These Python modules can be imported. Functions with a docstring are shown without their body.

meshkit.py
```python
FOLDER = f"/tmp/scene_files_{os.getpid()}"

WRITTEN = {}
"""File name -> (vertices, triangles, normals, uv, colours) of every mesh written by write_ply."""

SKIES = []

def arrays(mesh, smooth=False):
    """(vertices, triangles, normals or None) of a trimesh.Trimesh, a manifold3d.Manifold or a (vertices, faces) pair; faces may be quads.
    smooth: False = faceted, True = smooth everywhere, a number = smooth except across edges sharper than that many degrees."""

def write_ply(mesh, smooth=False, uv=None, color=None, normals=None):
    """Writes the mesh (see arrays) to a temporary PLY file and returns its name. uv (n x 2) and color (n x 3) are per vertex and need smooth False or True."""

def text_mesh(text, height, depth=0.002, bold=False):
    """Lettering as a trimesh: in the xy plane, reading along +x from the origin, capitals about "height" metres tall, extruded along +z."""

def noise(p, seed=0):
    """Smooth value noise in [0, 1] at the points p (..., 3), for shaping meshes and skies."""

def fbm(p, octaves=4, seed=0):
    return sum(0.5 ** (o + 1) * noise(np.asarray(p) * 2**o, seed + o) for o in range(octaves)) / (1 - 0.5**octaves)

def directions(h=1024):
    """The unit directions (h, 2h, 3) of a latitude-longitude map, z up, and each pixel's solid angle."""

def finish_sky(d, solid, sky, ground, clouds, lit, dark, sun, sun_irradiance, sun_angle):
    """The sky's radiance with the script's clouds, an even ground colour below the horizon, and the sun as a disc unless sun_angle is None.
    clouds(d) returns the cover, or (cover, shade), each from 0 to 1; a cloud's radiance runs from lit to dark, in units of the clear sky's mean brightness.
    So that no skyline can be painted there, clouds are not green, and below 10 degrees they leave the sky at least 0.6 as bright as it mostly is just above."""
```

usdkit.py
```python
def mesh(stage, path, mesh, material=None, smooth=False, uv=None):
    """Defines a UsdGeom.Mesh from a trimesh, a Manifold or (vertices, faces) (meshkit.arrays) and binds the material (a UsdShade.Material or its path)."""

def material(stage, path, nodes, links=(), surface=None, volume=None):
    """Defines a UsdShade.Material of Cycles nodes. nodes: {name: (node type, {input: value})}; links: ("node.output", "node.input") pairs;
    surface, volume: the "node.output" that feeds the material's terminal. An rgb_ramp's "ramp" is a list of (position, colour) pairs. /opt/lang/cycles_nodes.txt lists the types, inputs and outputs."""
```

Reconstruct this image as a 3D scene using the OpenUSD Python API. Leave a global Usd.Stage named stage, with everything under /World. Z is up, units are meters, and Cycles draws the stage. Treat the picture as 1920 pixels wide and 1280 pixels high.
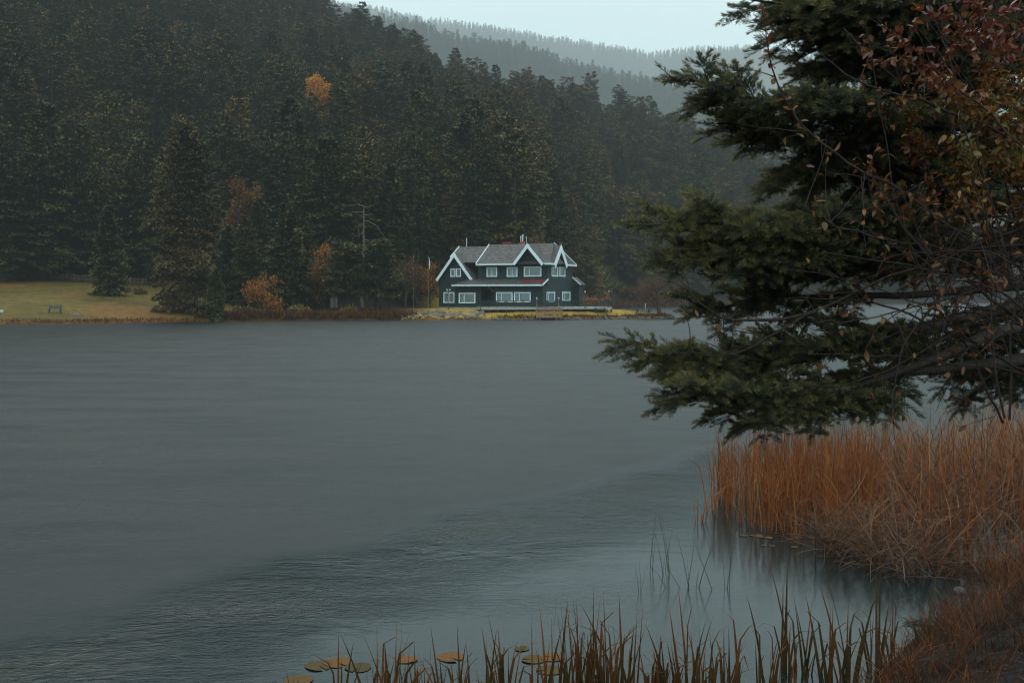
import math, random
import numpy as np
import trimesh, shapely
from shapely.geometry import Polygon, Point
import usdkit
import meshkit
from pxr import Usd, UsdGeom, UsdLux, UsdShade, Gf, Sdf, Vt

stage = Usd.Stage.CreateInMemory()
UsdGeom.SetStageUpAxis(stage, "Z")
UsdGeom.SetStageMetersPerUnit(stage, 1.0)
WORLD = UsdGeom.Xform.Define(stage, "/World")
UsdGeom.Scope.Define(stage, "/World/Looks")

# ------------------------------------------------------------------ camera, sky, sun, exposure
EYE = 3.5                      # metres above the lake
cam = UsdGeom.Camera.Define(stage, "/World/camera")
cam.CreateFocalLengthAttr(35.0)
cam.CreateHorizontalApertureAttr(36.0)
cam.CreateVerticalApertureAttr(24.0)
cam.CreateVerticalApertureOffsetAttr(-1.63)
cam.CreateClippingRangeAttr(Gf.Vec2f(0.05, 20000))
cam.AddTranslateOp().Set(Gf.Vec3d(0, 0, EYE))
cam.AddRotateXOp().Set(90.0)
cam.CreateExposureAttr(-0.42)

SUN_EL, SUN_AZ = math.radians(55), math.radians(-20)
sky_mat = usdkit.material(stage, "/World/Looks/overcast_sky", {
    "sky": ("sky_texture", {"sky_type": "single_scattering", "sun_disc": False, "sun_elevation": SUN_EL, "sun_rotation": SUN_AZ, "aerosol_density": 3.0}),
    "tc": ("texture_coordinate", {}),
    "noise": ("noise_texture", {"scale": 2.2, "detail": 4.0, "roughness": 0.5}),
    "cloud": ("rgb_ramp", {"ramp": [(0.3, (8.3, 10.7, 11.1)), (0.7, (9.7, 12.0, 12.3))]}),
    "mix": ("mix_color", {"fac": 0.93, "use_clamp": False}),
    # an overcast sky: twice as bright overhead as low down
    "dir": ("separate_xyz", {}), "up": ("math", {"math_type": "maximum", "value2": 0.0}), "grad": ("math", {"math_type": "multiply_add", "value2": 1.62, "value3": 0.58}),
    "cx": ("combine_xyz", {}), "lum": ("mix_color", {"blend_type": "multiply", "fac": 1.0, "use_clamp": False}),
    "bg": ("background_shader", {"strength": 0.1}),
}, [("tc.generated", "dir.vector"), ("dir.z", "up.value1"), ("up.value", "grad.value1"), ("grad.value", "cx.x"), ("grad.value", "cx.y"), ("grad.value", "cx.z"), ("mix.result", "lum.a"), ("cx.vector", "lum.b"), ("lum.result", "bg.color"),
    ("tc.generated", "noise.vector"), ("noise.fac", "cloud.fac"), ("sky.color", "mix.a"), ("cloud.color", "mix.b")], surface="bg.background")
dome = UsdLux.DomeLight.Define(stage, "/World/sky")
UsdShade.MaterialBindingAPI.Apply(dome.GetPrim()).Bind(sky_mat)
dome.GetPrim().SetCustomDataByKey("kind", "structure")
sun = UsdLux.DistantLight.Define(stage, "/World/sun")
sun.CreateIntensityAttr(0.38)
sun.CreateAngleAttr(24.0)
sun.CreateNormalizeAttr(True)
sun.CreateColorAttr(Gf.Vec3f(1.0, 0.97, 0.92))
sun.AddRotateZOp().Set(-math.degrees(SUN_AZ))
sun.AddRotateXOp().Set(-(90 - math.degrees(SUN_EL)))

F = 35.0 / 36.0 * 1920
HOR = 553.0
def P(px, py, D):
    """Point at distance D along +y seen at photo pixel (px, py)."""
    return np.array([(px - 960) / F * D, D, EYE + (HOR - py) / F * D])
def G(px, py, z=0.0):
    """Point on the level z seen at photo pixel (px, py)."""
    D = (EYE - z) * F / (py - HOR)
    return np.array([(px - 960) / F * D, D, z])

# ------------------------------------------------------------------ materials
MAT = {}
def mat(name, nodes, links, surface="p.BSDF", volume=None):
    MAT[name] = usdkit.material(stage, "/World/Looks/" + name, nodes, links, surface=surface, volume=volume)
    return MAT[name]

def simple(name, c1, c2, scale=4.0, rough=0.6, bump=0.0, bscale=30.0, spec=0.3, detail=4.0, metallic=0.0, stretch=(1, 1, 1), coords="position"):
    n = {"g": ("geometry", {}), "tc": ("texture_coordinate", {}), "m": ("mapping", {"scale": stretch}),
         "n": ("noise_texture", {"scale": scale, "detail": detail, "roughness": 0.6}),
         "r": ("rgb_ramp", {"ramp": [(0.3, c1), (0.7, c2)]}),
         "p": ("principled_bsdf", {"roughness": rough, "specular_ior_level": spec, "metallic": metallic})}
    l = [("g.position" if coords == "position" else "tc.object", "m.vector"), ("m.vector", "n.vector"), ("n.fac", "r.fac"), ("r.color", "p.base_color")]
    if bump:
        n["bn"] = ("noise_texture", {"scale": bscale, "detail": 3.0})
        n["b"] = ("bump", {"strength": bump, "distance": 0.02})
        l += [("m.vector", "bn.vector"), ("bn.fac", "b.height"), ("b.normal", "p.normal")]
    return mat(name, n, l)

def tinted(name, stops, rough=0.75, spec=0.08, trans=0.0, var=0.35, vscale=0.07, per_tree=True, hue=None):
    """Plant matter: colour from the mesh's own 'tint' value along a ramp of plant colours, varied from plant to plant."""
    n = {"a": ("attribute", {"attribute": "tint"}), "s": ("separate_xyz", {}),
         "r": ("rgb_ramp", {"ramp": stops}),
         "g": ("geometry", {}), "n": ("noise_texture", {"scale": vscale, "detail": 3.0}),
         "add": ("math", {"math_type": "multiply_add", "value2": var, "value3": -var / 2}),
         "sum": ("math", {"math_type": "add", "use_clamp": True}),
         "p": ("principled_bsdf", {"roughness": rough, "specular_ior_level": spec})}
    l = [("a.vector", "s.vector"), ("g.position" if per_tree else "a.vector", "n.vector"), ("n.fac", "add.value1"), ("add.value", "sum.value2"), ("s.x", "sum.value1"), ("sum.value", "r.fac"), ("r.color", "p.base_color")]
    out = "p.BSDF"
    if trans:
        n["t"] = ("translucent_bsdf", {})
        n["mx"] = ("mix_closure", {"fac": trans})
        l += [("r.color", "t.color"), ("p.BSDF", "mx.closure1"), ("t.BSDF", "mx.closure2")]
        out = "mx.closure"
    return mat(name, n, l, surface=out)

tinted("needles_far", [(0.0, (0.022, 0.034, 0.016)), (0.30, (0.070, 0.074, 0.027)), (0.62, (0.165, 0.118, 0.032)), (1.0, (0.28, 0.135, 0.026))], var=0.7, vscale=0.055)
tinted("needles_brown", [(0.0, (0.036, 0.042, 0.024)), (0.35, (0.10, 0.070, 0.028)), (1.0, (0.25, 0.105, 0.026))], var=0.9, vscale=0.055)
tinted("leaves_orange", [(0.0, (0.13, 0.045, 0.012)), (0.5, (0.32, 0.11, 0.018)), (1.0, (0.48, 0.20, 0.03))], trans=0.3)
tinted("leaves_amber", [(0.0, (0.30, 0.10, 0.012)), (0.5, (0.55, 0.22, 0.022)), (1.0, (0.70, 0.34, 0.045))], trans=0.3)
tinted("leaves_russet", [(0.0, (0.05, 0.030, 0.018)), (0.5, (0.13, 0.058, 0.024)), (1.0, (0.25, 0.095, 0.028))], trans=0.2)
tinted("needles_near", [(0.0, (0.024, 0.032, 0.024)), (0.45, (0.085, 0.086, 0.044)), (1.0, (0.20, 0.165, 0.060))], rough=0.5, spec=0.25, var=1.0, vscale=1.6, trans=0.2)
tinted("shrub_leaves", [(0.0, (0.070, 0.010, 0.013)), (0.2, (0.10, 0.020, 0.016)), (0.42, (0.105, 0.030, 0.012)), (0.65, (0.165, 0.058, 0.012)), (0.85, (0.17, 0.098, 0.018)), (1.0, (0.13, 0.12, 0.05))], rough=0.4, spec=0.4, trans=0.3, var=0.0, per_tree=False)
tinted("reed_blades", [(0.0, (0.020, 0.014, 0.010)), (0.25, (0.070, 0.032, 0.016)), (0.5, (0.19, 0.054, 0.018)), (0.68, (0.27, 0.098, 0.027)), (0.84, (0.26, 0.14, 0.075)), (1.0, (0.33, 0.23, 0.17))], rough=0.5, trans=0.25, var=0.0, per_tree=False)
tinted("dry_reed_blades", [(0.0, (0.018, 0.013, 0.010)), (0.3, (0.065, 0.036, 0.022)), (0.55, (0.14, 0.068, 0.038)), (0.8, (0.21, 0.120, 0.078)), (1.0, (0.34, 0.24, 0.18))], rough=0.5, trans=0.25, var=0.0, per_tree=False)
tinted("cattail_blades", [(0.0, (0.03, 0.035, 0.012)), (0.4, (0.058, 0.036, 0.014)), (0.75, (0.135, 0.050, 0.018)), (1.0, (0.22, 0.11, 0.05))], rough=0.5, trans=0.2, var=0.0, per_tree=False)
tinted("rush_green", [(0.0, (0.016, 0.03, 0.016)), (1.0, (0.05, 0.065, 0.028))], rough=0.5, var=0.0, per_tree=False)
tinted("lily_leaf", [(0.0, (0.040, 0.034, 0.016)), (0.5, (0.075, 0.046, 0.016)), (1.0, (0.15, 0.058, 0.016))], rough=0.7, spec=0.1, var=0.0, per_tree=False)
simple("bark_dark", (0.020, 0.016, 0.012), (0.055, 0.042, 0.032), scale=9, rough=0.85, bump=0.6, stretch=(1, 1, 0.2))
simple("bark_dead", (0.06, 0.048, 0.038), (0.12, 0.095, 0.075), scale=6, rough=0.85, stretch=(1, 1, 0.3))
simple("bark_pale", (0.09, 0.075, 0.06), (0.19, 0.16, 0.13), scale=6, rough=0.85, stretch=(1, 1, 0.3))
simple("twig_bark", (0.016, 0.011, 0.010), (0.046, 0.031, 0.026), scale=40, rough=0.7, spec=0.12)
simple("twig_russet", (0.05, 0.028, 0.018), (0.11, 0.052, 0.028), scale=2, rough=0.8)
simple("trim_white", (0.50, 0.59, 0.61), (0.60, 0.68, 0.70), scale=1.5, rough=0.5)
simple("blind", (0.42, 0.50, 0.50), (0.50, 0.57, 0.56), scale=2, rough=0.8)
simple("dark_room", (0.02, 0.025, 0.025), (0.04, 0.045, 0.045), scale=2, rough=0.8)
simple("concrete", (0.20, 0.20, 0.18), (0.34, 0.33, 0.31), scale=2.5, rough=0.85)
simple("iron_dark", (0.010, 0.014, 0.016), (0.022, 0.028, 0.03), scale=6, rough=0.5)
simple("steel", (0.42, 0.45, 0.46), (0.55, 0.58, 0.6), scale=5, rough=0.35, metallic=0.6)
simple("red_paint", (0.22, 0.018, 0.022), (0.34, 0.035, 0.035), scale=2.5, rough=0.5)
simple("red_roofing", (0.11, 0.013, 0.014), (0.17, 0.022, 0.022), scale=1.2, rough=0.7)
simple("jetty_wood", (0.14, 0.075, 0.045), (0.27, 0.15, 0.09), scale=3, rough=0.7, stretch=(3, 3, 0.5))
simple("hut_roof", (0.03, 0.03, 0.028), (0.05, 0.048, 0.045), scale=3, rough=0.9)
simple("table_wood", (0.016, 0.018, 0.018), (0.035, 0.037, 0.036), scale=6, rough=0.7)
simple("bench_wood", (0.05, 0.05, 0.042), (0.10, 0.10, 0.085), scale=6, rough=0.75)
simple("hut_wood", (0.10, 0.09, 0.075), (0.17, 0.15, 0.125), scale=2, rough=0.85)
simple("fence_wood", (0.045, 0.032, 0.022), (0.09, 0.06, 0.04), scale=4, rough=0.85)
simple("plaster_pale", (0.28, 0.27, 0.24), (0.38, 0.37, 0.33), scale=2, rough=0.85)
simple("rock", (0.05, 0.046, 0.04), (0.16, 0.13, 0.09), scale=1.6, rough=0.85, bump=0.6, bscale=6)
simple("rock_dark", (0.03, 0.028, 0.026), (0.075, 0.068, 0.06), scale=14, rough=0.8, bump=0.8, bscale=40)
simple("rock_ochre", (0.14, 0.09, 0.028), (0.36, 0.24, 0.07), scale=1.6, rough=0.85, bump=0.6, bscale=6)
simple("banner_white", (0.34, 0.36, 0.36), (0.44, 0.46, 0.45), scale=3, rough=0.7)
simple("lamp_glass", (0.48, 0.5, 0.5), (0.55, 0.57, 0.56), scale=3, rough=0.3)
simple("soot_brick", (0.10, 0.03, 0.028), (0.16, 0.05, 0.045), scale=3, rough=0.8)

# rows of wooden shingles on the walls and roof (about 2 photo pixels each: fine relief)
def rows(name, c1, c2, row, bump, rough, brick=None):
    n = {"g": ("geometry", {}), "sx": ("separate_xyz", {}),
         "tc": ("texture_coordinate", {}), "os": ("separate_xyz", {}), "cx": ("combine_xyz", {}),
         "add": ("math", {"math_type": "add"}),
         "b": ("brick_texture", {"scale": 1.0, "brick_width": row * 1.3, "row_height": row, "mortar_size": row * 0.07, "mortar_smooth": 0.2, "bias": 0.0, "color1": c1, "color2": c2, "mortar": tuple(0.45 * x for x in c1)}),
         "n": ("noise_texture", {"scale": 1.3, "detail": 5.0}), "nr": ("rgb_ramp", {"ramp": [(0.3, (0.75, 0.75, 0.75)), (0.7, (1.2, 1.2, 1.2))]}),
         "mx": ("mix_color", {"blend_type": "multiply", "fac": 1.0, "use_clamp": False}),
         "bp": ("bump", {"strength": bump, "distance": 0.03}),
         "p": ("principled_bsdf", {"roughness": rough, "specular_ior_level": 0.3})}
    l = [("tc.object", "os.vector"), ("os.x", "add.value1"), ("os.y", "add.value2"), ("add.value", "cx.x"), ("os.z", "cx.y"), ("cx.vector", "b.vector"),
         ("g.position", "n.vector"), ("n.fac", "nr.fac"), ("b.color", "mx.a"), ("nr.color", "mx.b"), ("mx.result", "p.base_color"), ("b.fac", "bp.height"), ("bp.normal", "p.normal")]
    n["bp"][1]["invert"] = True
    mat(name, n, l)
rows("green_shingles", (0.006, 0.017, 0.016), (0.013, 0.027, 0.026), 0.22, 0.5, 0.65)
rows("roof_shingles", (0.070, 0.063, 0.058), (0.115, 0.104, 0.097), 0.26, 0.5, 0.8)
rows("roof_lower", (0.05, 0.045, 0.042), (0.085, 0.074, 0.07), 0.22, 0.5, 0.8)

mat("window_glass", {"t": ("transparent_bsdf", {"color": (0.93, 0.97, 0.97)}), "g": ("glossy_bsdf", {"color": (0.9, 0.95, 0.95), "roughness": 0.05}), "f": ("fresnel", {"IOR": 1.5}), "mx": ("mix_closure", {})},
    [("f.fac", "mx.fac"), ("t.BSDF", "mx.closure1"), ("g.BSDF", "mx.closure2")], surface="mx.closure")

mat("ground_cover", {"a": ("attribute", {"attribute": "tint"}), "g": ("geometry", {}),
    "n": ("noise_texture", {"scale": 0.9, "detail": 8.0, "roughness": 0.72}), "r": ("rgb_ramp", {"ramp": [(0.3, (0.42, 0.40, 0.38)), (0.5, (0.95, 0.95, 0.95)), (0.72, (1.5, 1.45, 1.3))]}),
    "mx": ("mix_color", {"blend_type": "multiply", "fac": 1.0, "use_clamp": False}),
    "bn": ("noise_texture", {"scale": 7.0, "detail": 6.0}), "b": ("bump", {"strength": 0.8, "distance": 0.12}),
    "p": ("principled_bsdf", {"roughness": 0.9, "specular_ior_level": 0.15})},
    [("g.position", "n.vector"), ("n.fac", "r.fac"), ("a.vector", "mx.a"), ("r.color", "mx.b"), ("mx.result", "p.base_color"), ("g.position", "bn.vector"), ("bn.fac", "b.height"), ("b.normal", "p.normal")])

# the lake: rain-roughened water, a wind-ruffled streak running across it
mat("lake_water", {"g": ("geometry", {}), "sx": ("separate_xyz", {}),
    # distance from the streak's line, through (-4.96, 9.65) and (3.75, 20.6)
    "lx": ("math", {"math_type": "multiply", "value2": -0.7826}), "ly": ("math", {"math_type": "multiply_add", "value2": 0.6225}), "ls": ("math", {"math_type": "add", "value2": -9.889}),
    "wn": ("noise_texture", {"scale": 0.35, "detail": 4.0}), "wo": ("math", {"math_type": "multiply_add", "value2": 2.2, "value3": -1.1}), "ld": ("math", {"math_type": "add"}),
    "band": ("rgb_ramp", {"ramp": [(0.0, (0.07, 0.07, 0.07)), (0.36, (0.12, 0.12, 0.12)), (0.44, (0.75, 0.75, 0.75)), (0.49, (1.0, 1.0, 1.0)), (0.54, (0.25, 0.25, 0.25)), (0.66, (0.45, 0.45, 0.45)), (1.0, (0.9, 0.9, 0.9))]}),
    "mr": ("map_range", {"from_min": -9.0, "from_max": 9.0, "to_min": 0.0, "to_max": 1.0, "clamp": True}),
    "m1": ("mapping", {"scale": (0.75, 1.6, 1.0)}), "n1": ("noise_texture", {"scale": 8.5, "detail": 4.0, "roughness": 0.65, "distortion": 1.2}),
    "m2": ("mapping", {"scale": (0.10, 0.42, 1.0)}), "n2": ("noise_texture", {"scale": 1.0, "detail": 5.0, "roughness": 0.6}),
    "pat": ("rgb_ramp", {"ramp": [(0.36, (0.12, 0.12, 0.12)), (0.60, (1.0, 1.0, 1.0))]}),
    "mm": ("math", {"math_type": "multiply"}), "st": ("math", {"math_type": "multiply", "value2": 1.0}),
    "b": ("bump", {"distance": 0.020}),
    # longer, lower wavelets that still show far out, and cat's-paws of wind
    "m3": ("mapping", {"scale": (0.30, 0.62, 1.0)}), "n3": ("noise_texture", {"scale": 1.0, "detail": 5.0, "roughness": 0.68, "distortion": 0.6}),
    "b3": ("bump", {"distance": 0.10}), "s3": ("math", {"math_type": "multiply", "value2": 0.42}),
    "xr": ("map_range", {"from_min": -45.0, "from_max": 12.0, "to_min": 0.76, "to_max": 1.25, "clamp": True}), "rx": ("math", {"math_type": "multiply"}),
    "m4": ("mapping", {"scale": (0.35, 0.55, 1.0)}), "n4": ("noise_texture", {"scale": 1.0, "detail": 6.0, "roughness": 0.7}),
    "r4": ("rgb_ramp", {"ramp": [(0.35, (0.86, 0.86, 0.86)), (0.65, (1.08, 1.08, 1.08))]}), "rm": ("math", {"math_type": "multiply"}),
    "rr": ("rgb_ramp", {"ramp": [(0.0, (0.09, 0.09, 0.09)), (0.40, (0.10, 0.10, 0.10)), (0.49, (0.08, 0.08, 0.08)), (0.56, (0.42, 0.42, 0.42)), (0.7, (0.40, 0.40, 0.40)), (1.0, (0.40, 0.40, 0.40))]}),
    "p": ("principled_bsdf", {"base_color": (0.003, 0.0055, 0.0055), "roughness": 0.38, "ior": 1.333, "specular_ior_level": 0.5})},
    [("g.position", "sx.vector"), ("sx.x", "lx.value1"), ("sx.y", "ly.value1"), ("lx.value", "ly.value3"), ("ly.value", "ls.value1"),
     ("g.position", "wn.vector"), ("wn.fac", "wo.value1"), ("ls.value", "ld.value1"), ("wo.value", "ld.value2"), ("ld.value", "mr.value"), ("mr.result", "band.fac"),
     ("g.position", "m1.vector"), ("m1.vector", "n1.vector"), ("g.position", "m2.vector"), ("m2.vector", "n2.vector"), ("n2.fac", "pat.fac"),
     ("pat.color", "mm.value1"), ("band.color", "mm.value2"), ("mm.value", "st.value1"), ("st.value", "b.strength"), ("n1.fac", "b.height"), ("b.normal", "p.normal"), ("mr.result", "rr.fac"), ("g.position", "m3.vector"), ("m3.vector", "n3.vector"), ("n3.fac", "b3.height"), ("b3.normal", "b.normal"), ("band.color", "s3.value1"), ("s3.value", "b3.strength"), ("g.position", "m4.vector"), ("m4.vector", "n4.vector"), ("n4.fac", "r4.fac"), ("r4.color", "rm.value1"), ("rr.color", "rm.value2"), ("sx.x", "xr.value"), ("xr.result", "rx.value1"), ("rm.value", "rx.value2"), ("rx.value", "p.roughness")])

# ------------------------------------------------------------------ scene tree helpers
_used = {}
def unique(parent, name):
    k = _used.get((parent, name), 0)
    _used[(parent, name)] = k + 1
    return f"{parent}/{name}" if k == 0 else f"{parent}/{name}_{k:03d}"

def tag(prim, label=None, category=None, group=None, kind=None):
    p = prim.GetPrim() if hasattr(prim, "GetPrim") else prim
    for k, v in (("label", label), ("category", category), ("group", group), ("kind", kind)):
        if v:
            p.SetCustomDataByKey(k, v)
    return p

def thing(name, loc=(0, 0, 0), rotz=0.0, label=None, category=None, group=None, kind=None):
    x = UsdGeom.Xform.Define(stage, unique("/World", name))
    x.AddTranslateOp().Set(Gf.Vec3d(*map(float, loc)))
    if rotz:
        x.AddRotateZOp().Set(float(rotz))
    tag(x, label, category, group, kind)
    x.loc = np.array(loc, float)
    return x

class MB:
    """Collects triangles, with a tint per vertex."""
    def __init__(self):
        self.v, self.f, self.t, self.n = [], [], [], 0
    def add(self, v, f, tint=0.5):
        v = np.asarray(v, float).reshape(-1, 3); f = np.asarray(f, int)
        if f.shape[1] == 4:
            f = np.vstack([f[:, [0, 1, 2]], f[:, [0, 2, 3]]])
        t = np.asarray(tint, float)
        if t.ndim == 0:
            t = np.full(len(v), float(t))
        self.v.append(v); self.f.append(f + self.n); self.t.append(t); self.n += len(v)
        return self
    def mesh(self, m, tint=0.5):
        return self.add(m.vertices, m.faces, tint)
    def box(self, x0, x1, y0, y1, z0, z1, bev=0.0, tint=0.5):
        b = trimesh.creation.box((x1 - x0, y1 - y0, z1 - z0)); b.apply_translation(((x0 + x1) / 2, (y0 + y1) / 2, (z0 + z1) / 2))
        return self.mesh(b, tint)
    def beam(self, a, b, w, h, up=(0, 0, 1), tint=0.5):
        """A bar of section w x h from a to b."""
        a, b = np.asarray(a, float), np.asarray(b, float); d = b - a; L = np.linalg.norm(d); d = d / L
        s = np.cross(d, up); s = s / max(np.linalg.norm(s), 1e-9); u = np.cross(s, d)
        c = [a + s * sx * w / 2 + u * ux * h / 2 for sx, ux in ((-1, -1), (1, -1), (1, 1), (-1, 1))] + [b + s * sx * w / 2 + u * ux * h / 2 for sx, ux in ((-1, -1), (1, -1), (1, 1), (-1, 1))]
        return self.add(c, [[0, 3, 2, 1], [4, 5, 6, 7], [0, 1, 5, 4], [1, 2, 6, 5], [2, 3, 7, 6], [3, 0, 4, 7]], tint)
    def slab(self, quad, th, tint=0.5):
        """A plate: polygon quad (world or local), thickened by th downwards along its normal."""
        q = np.asarray(quad, float); n = np.cross(q[1] - q[0], q[2] - q[0]); n /= np.linalg.norm(n)
        if n[2] < 0:
            q = q[::-1]; n = -n
        k = len(q); lo = q - n * th
        f = [[0, i, i + 1] for i in range(1, k - 1)] + [[k, k + i + 1, k + i] for i in range(1, k - 1)]
        for i in range(k):
            j = (i + 1) % k
            f += [[i, k + i, k + j], [i, k + j, j]]
        return self.add(np.vstack([q, lo]), f, tint)
    def tube(self, pts, r, n=6, tint=0.5):
        pts = np.asarray(pts, float); k = len(pts); r = np.broadcast_to(np.asarray(r, float), k)
        d = np.gradient(pts, axis=0); d /= np.maximum(np.linalg.norm(d, axis=1, keepdims=True), 1e-9)
        ref = np.where(np.abs(d[:, 2:]) < 0.9, [[0, 0, 1.0]], [[1.0, 0, 0]])
        if k > 1:
            ref = np.broadcast_to(np.array([0, 0, 1.0]) if np.abs(d[:, 2]).mean() < 0.8 else np.array([1.0, 0.1, 0]), d.shape)
        s = np.cross(d, ref); s /= np.maximum(np.linalg.norm(s, axis=1, keepdims=True), 1e-9); u = np.cross(s, d)
        a = np.arange(n) * 2 * np.pi / n
        v = pts[:, None] + r[:, None, None] * (np.cos(a)[None, :, None] * s[:, None] + np.sin(a)[None, :, None] * u[:, None])
        i = np.arange(k - 1)[:, None] * n + np.arange(n)[None]; j = np.arange(k - 1)[:, None] * n + (np.arange(n)[None] + 1) % n
        q = np.stack([i, j, j + n, i + n], -1).reshape(-1, 4)
        caps = [[0, b + 1, b] for b in range(1, n - 1)] + [[(k - 1) * n, (k - 1) * n + b, (k - 1) * n + b + 1] for b in range(1, n - 1)]
        v = v.reshape(-1, 3)
        self.add(v, np.vstack([q[:, [0, 1, 2]], q[:, [0, 2, 3]], caps]), tint)
        return self
    def arrays(self):
        return np.vstack(self.v), np.vstack(self.f), np.concatenate(self.t)
    def build(self, name, material, parent=None, smooth=False, label=None, category=None, group=None, kind=None, exact=None):
        ppath = "/World" if parent is None else (parent if isinstance(parent, str) else str(parent.GetPath()))
        path = exact or unique(ppath, name)
        v, f, t = self.arrays()
        if parent is not None and hasattr(parent, "loc"):
            v = v - parent.loc
        m = usdkit.mesh(stage, path, (v, f), MAT[material], smooth=False)
        pv = UsdGeom.PrimvarsAPI(m).CreatePrimvar("tint", Sdf.ValueTypeNames.Vector3fArray, "vertex")
        pv.Set(Vt.Vec3fArray.FromNumpy(np.repeat(t[:, None], 3, 1).astype(np.float32)))
        if hasattr(self, "vn"):
            m.CreateNormalsAttr(Vt.Vec3fArray.FromNumpy(self.vn.astype(np.float32))); m.SetNormalsInterpolation("vertex")
        elif smooth:
            n = np.zeros_like(v); fn = np.cross(v[f[:, 1]] - v[f[:, 0]], v[f[:, 2]] - v[f[:, 0]])
            for k in range(3):
                np.add.at(n, f[:, k], fn)
            n /= np.maximum(np.linalg.norm(n, axis=1, keepdims=True), 1e-12)
            m.CreateNormalsAttr(Vt.Vec3fArray.FromNumpy(n.astype(np.float32))); m.SetNormalsInterpolation("vertex")
        tag(m, label, category, group, kind)
        return m

def instances(path, protos, idx, pos, quat, scale, parent_loc=(0, 0, 0)):
    """protos: list of prim paths below the instancer; quat (n, 4) as w x y z."""
    pi = UsdGeom.PointInstancer.Get(stage, path)
    pi.CreatePrototypesRel().SetTargets([Sdf.Path(p) for p in protos])
    pi.CreateProtoIndicesAttr(Vt.IntArray.FromNumpy(np.asarray(idx, np.int32)))
    pi.CreatePositionsAttr(Vt.Vec3fArray.FromNumpy((np.asarray(pos) - np.asarray(parent_loc)).astype(np.float32)))
    q = np.asarray(quat, np.float64)
    pi.CreateOrientationsAttr(Vt.QuathArray([Gf.Quath(float(a), float(b), float(c), float(d)) for a, b, c, d in q]))
    s = np.asarray(scale, np.float32)
    pi.CreateScalesAttr(Vt.Vec3fArray.FromNumpy(np.ascontiguousarray(np.repeat(s[:, None], 3, 1) if s.ndim == 1 else s)))
    return pi

def smoothstep(a, b, x):
    t = np.clip((np.asarray(x, float) - a) / (b - a), 0, 1)
    return t * t * (3 - 2 * t)

# ------------------------------------------------------------------ terrain
LAKE = Polygon([(-400, 2), (-60, 2), (-20, 4.2), (-3, 5.6), (1.4, 6.9), (2.95, 8.6), (4.4, 10.45), (5.9, 12.2), (8.0, 14.4), (11, 15.8), (16, 18), (28, 22), (50, 28), (120, 40), (250, 60),
                (330, 150), (340, 300), (300, 430), (200, 440), (120, 360), (60, 296), (28, 272), (21, 230), (13, 195), (9, 173), (15, 162), (22, 158), (24.8, 153), (23.6, 148.8), (16, 144.6),
                (8, 141.0), (-2, 139.4), (-10, 139.2), (-18, 139.6), (-27, 138.0), (-33, 134.0), (-39, 130.5), (-50, 124.0), (-61, 119), (-100, 106), (-200, 90), (-400, 80)])
YB = ([-300, -100, -75, -60, -45, -36, -20, -8, 0, 10, 20, 32, 60, 120, 200, 320], [150, 168, 176, 178, 172, 160, 158, 163, 174, 206, 246, 286, 306, 372, 450, 452])
G1 = ([-420, -250, -150, -110, -86, -62, -40, -15, 10, 60, 83, 110, 140, 190, 300], [250, 205, 160, 131, 111, 97, 88, 80, 75, 68, 65, 54, 36, 20, 10])
def ridge_line(D, pts, drop):
    xs = [(u - 960) / F * D for u, _ in pts]; zs = [EYE + (HOR - v) / F * D - drop for _, v in pts]
    return xs, zs
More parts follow.
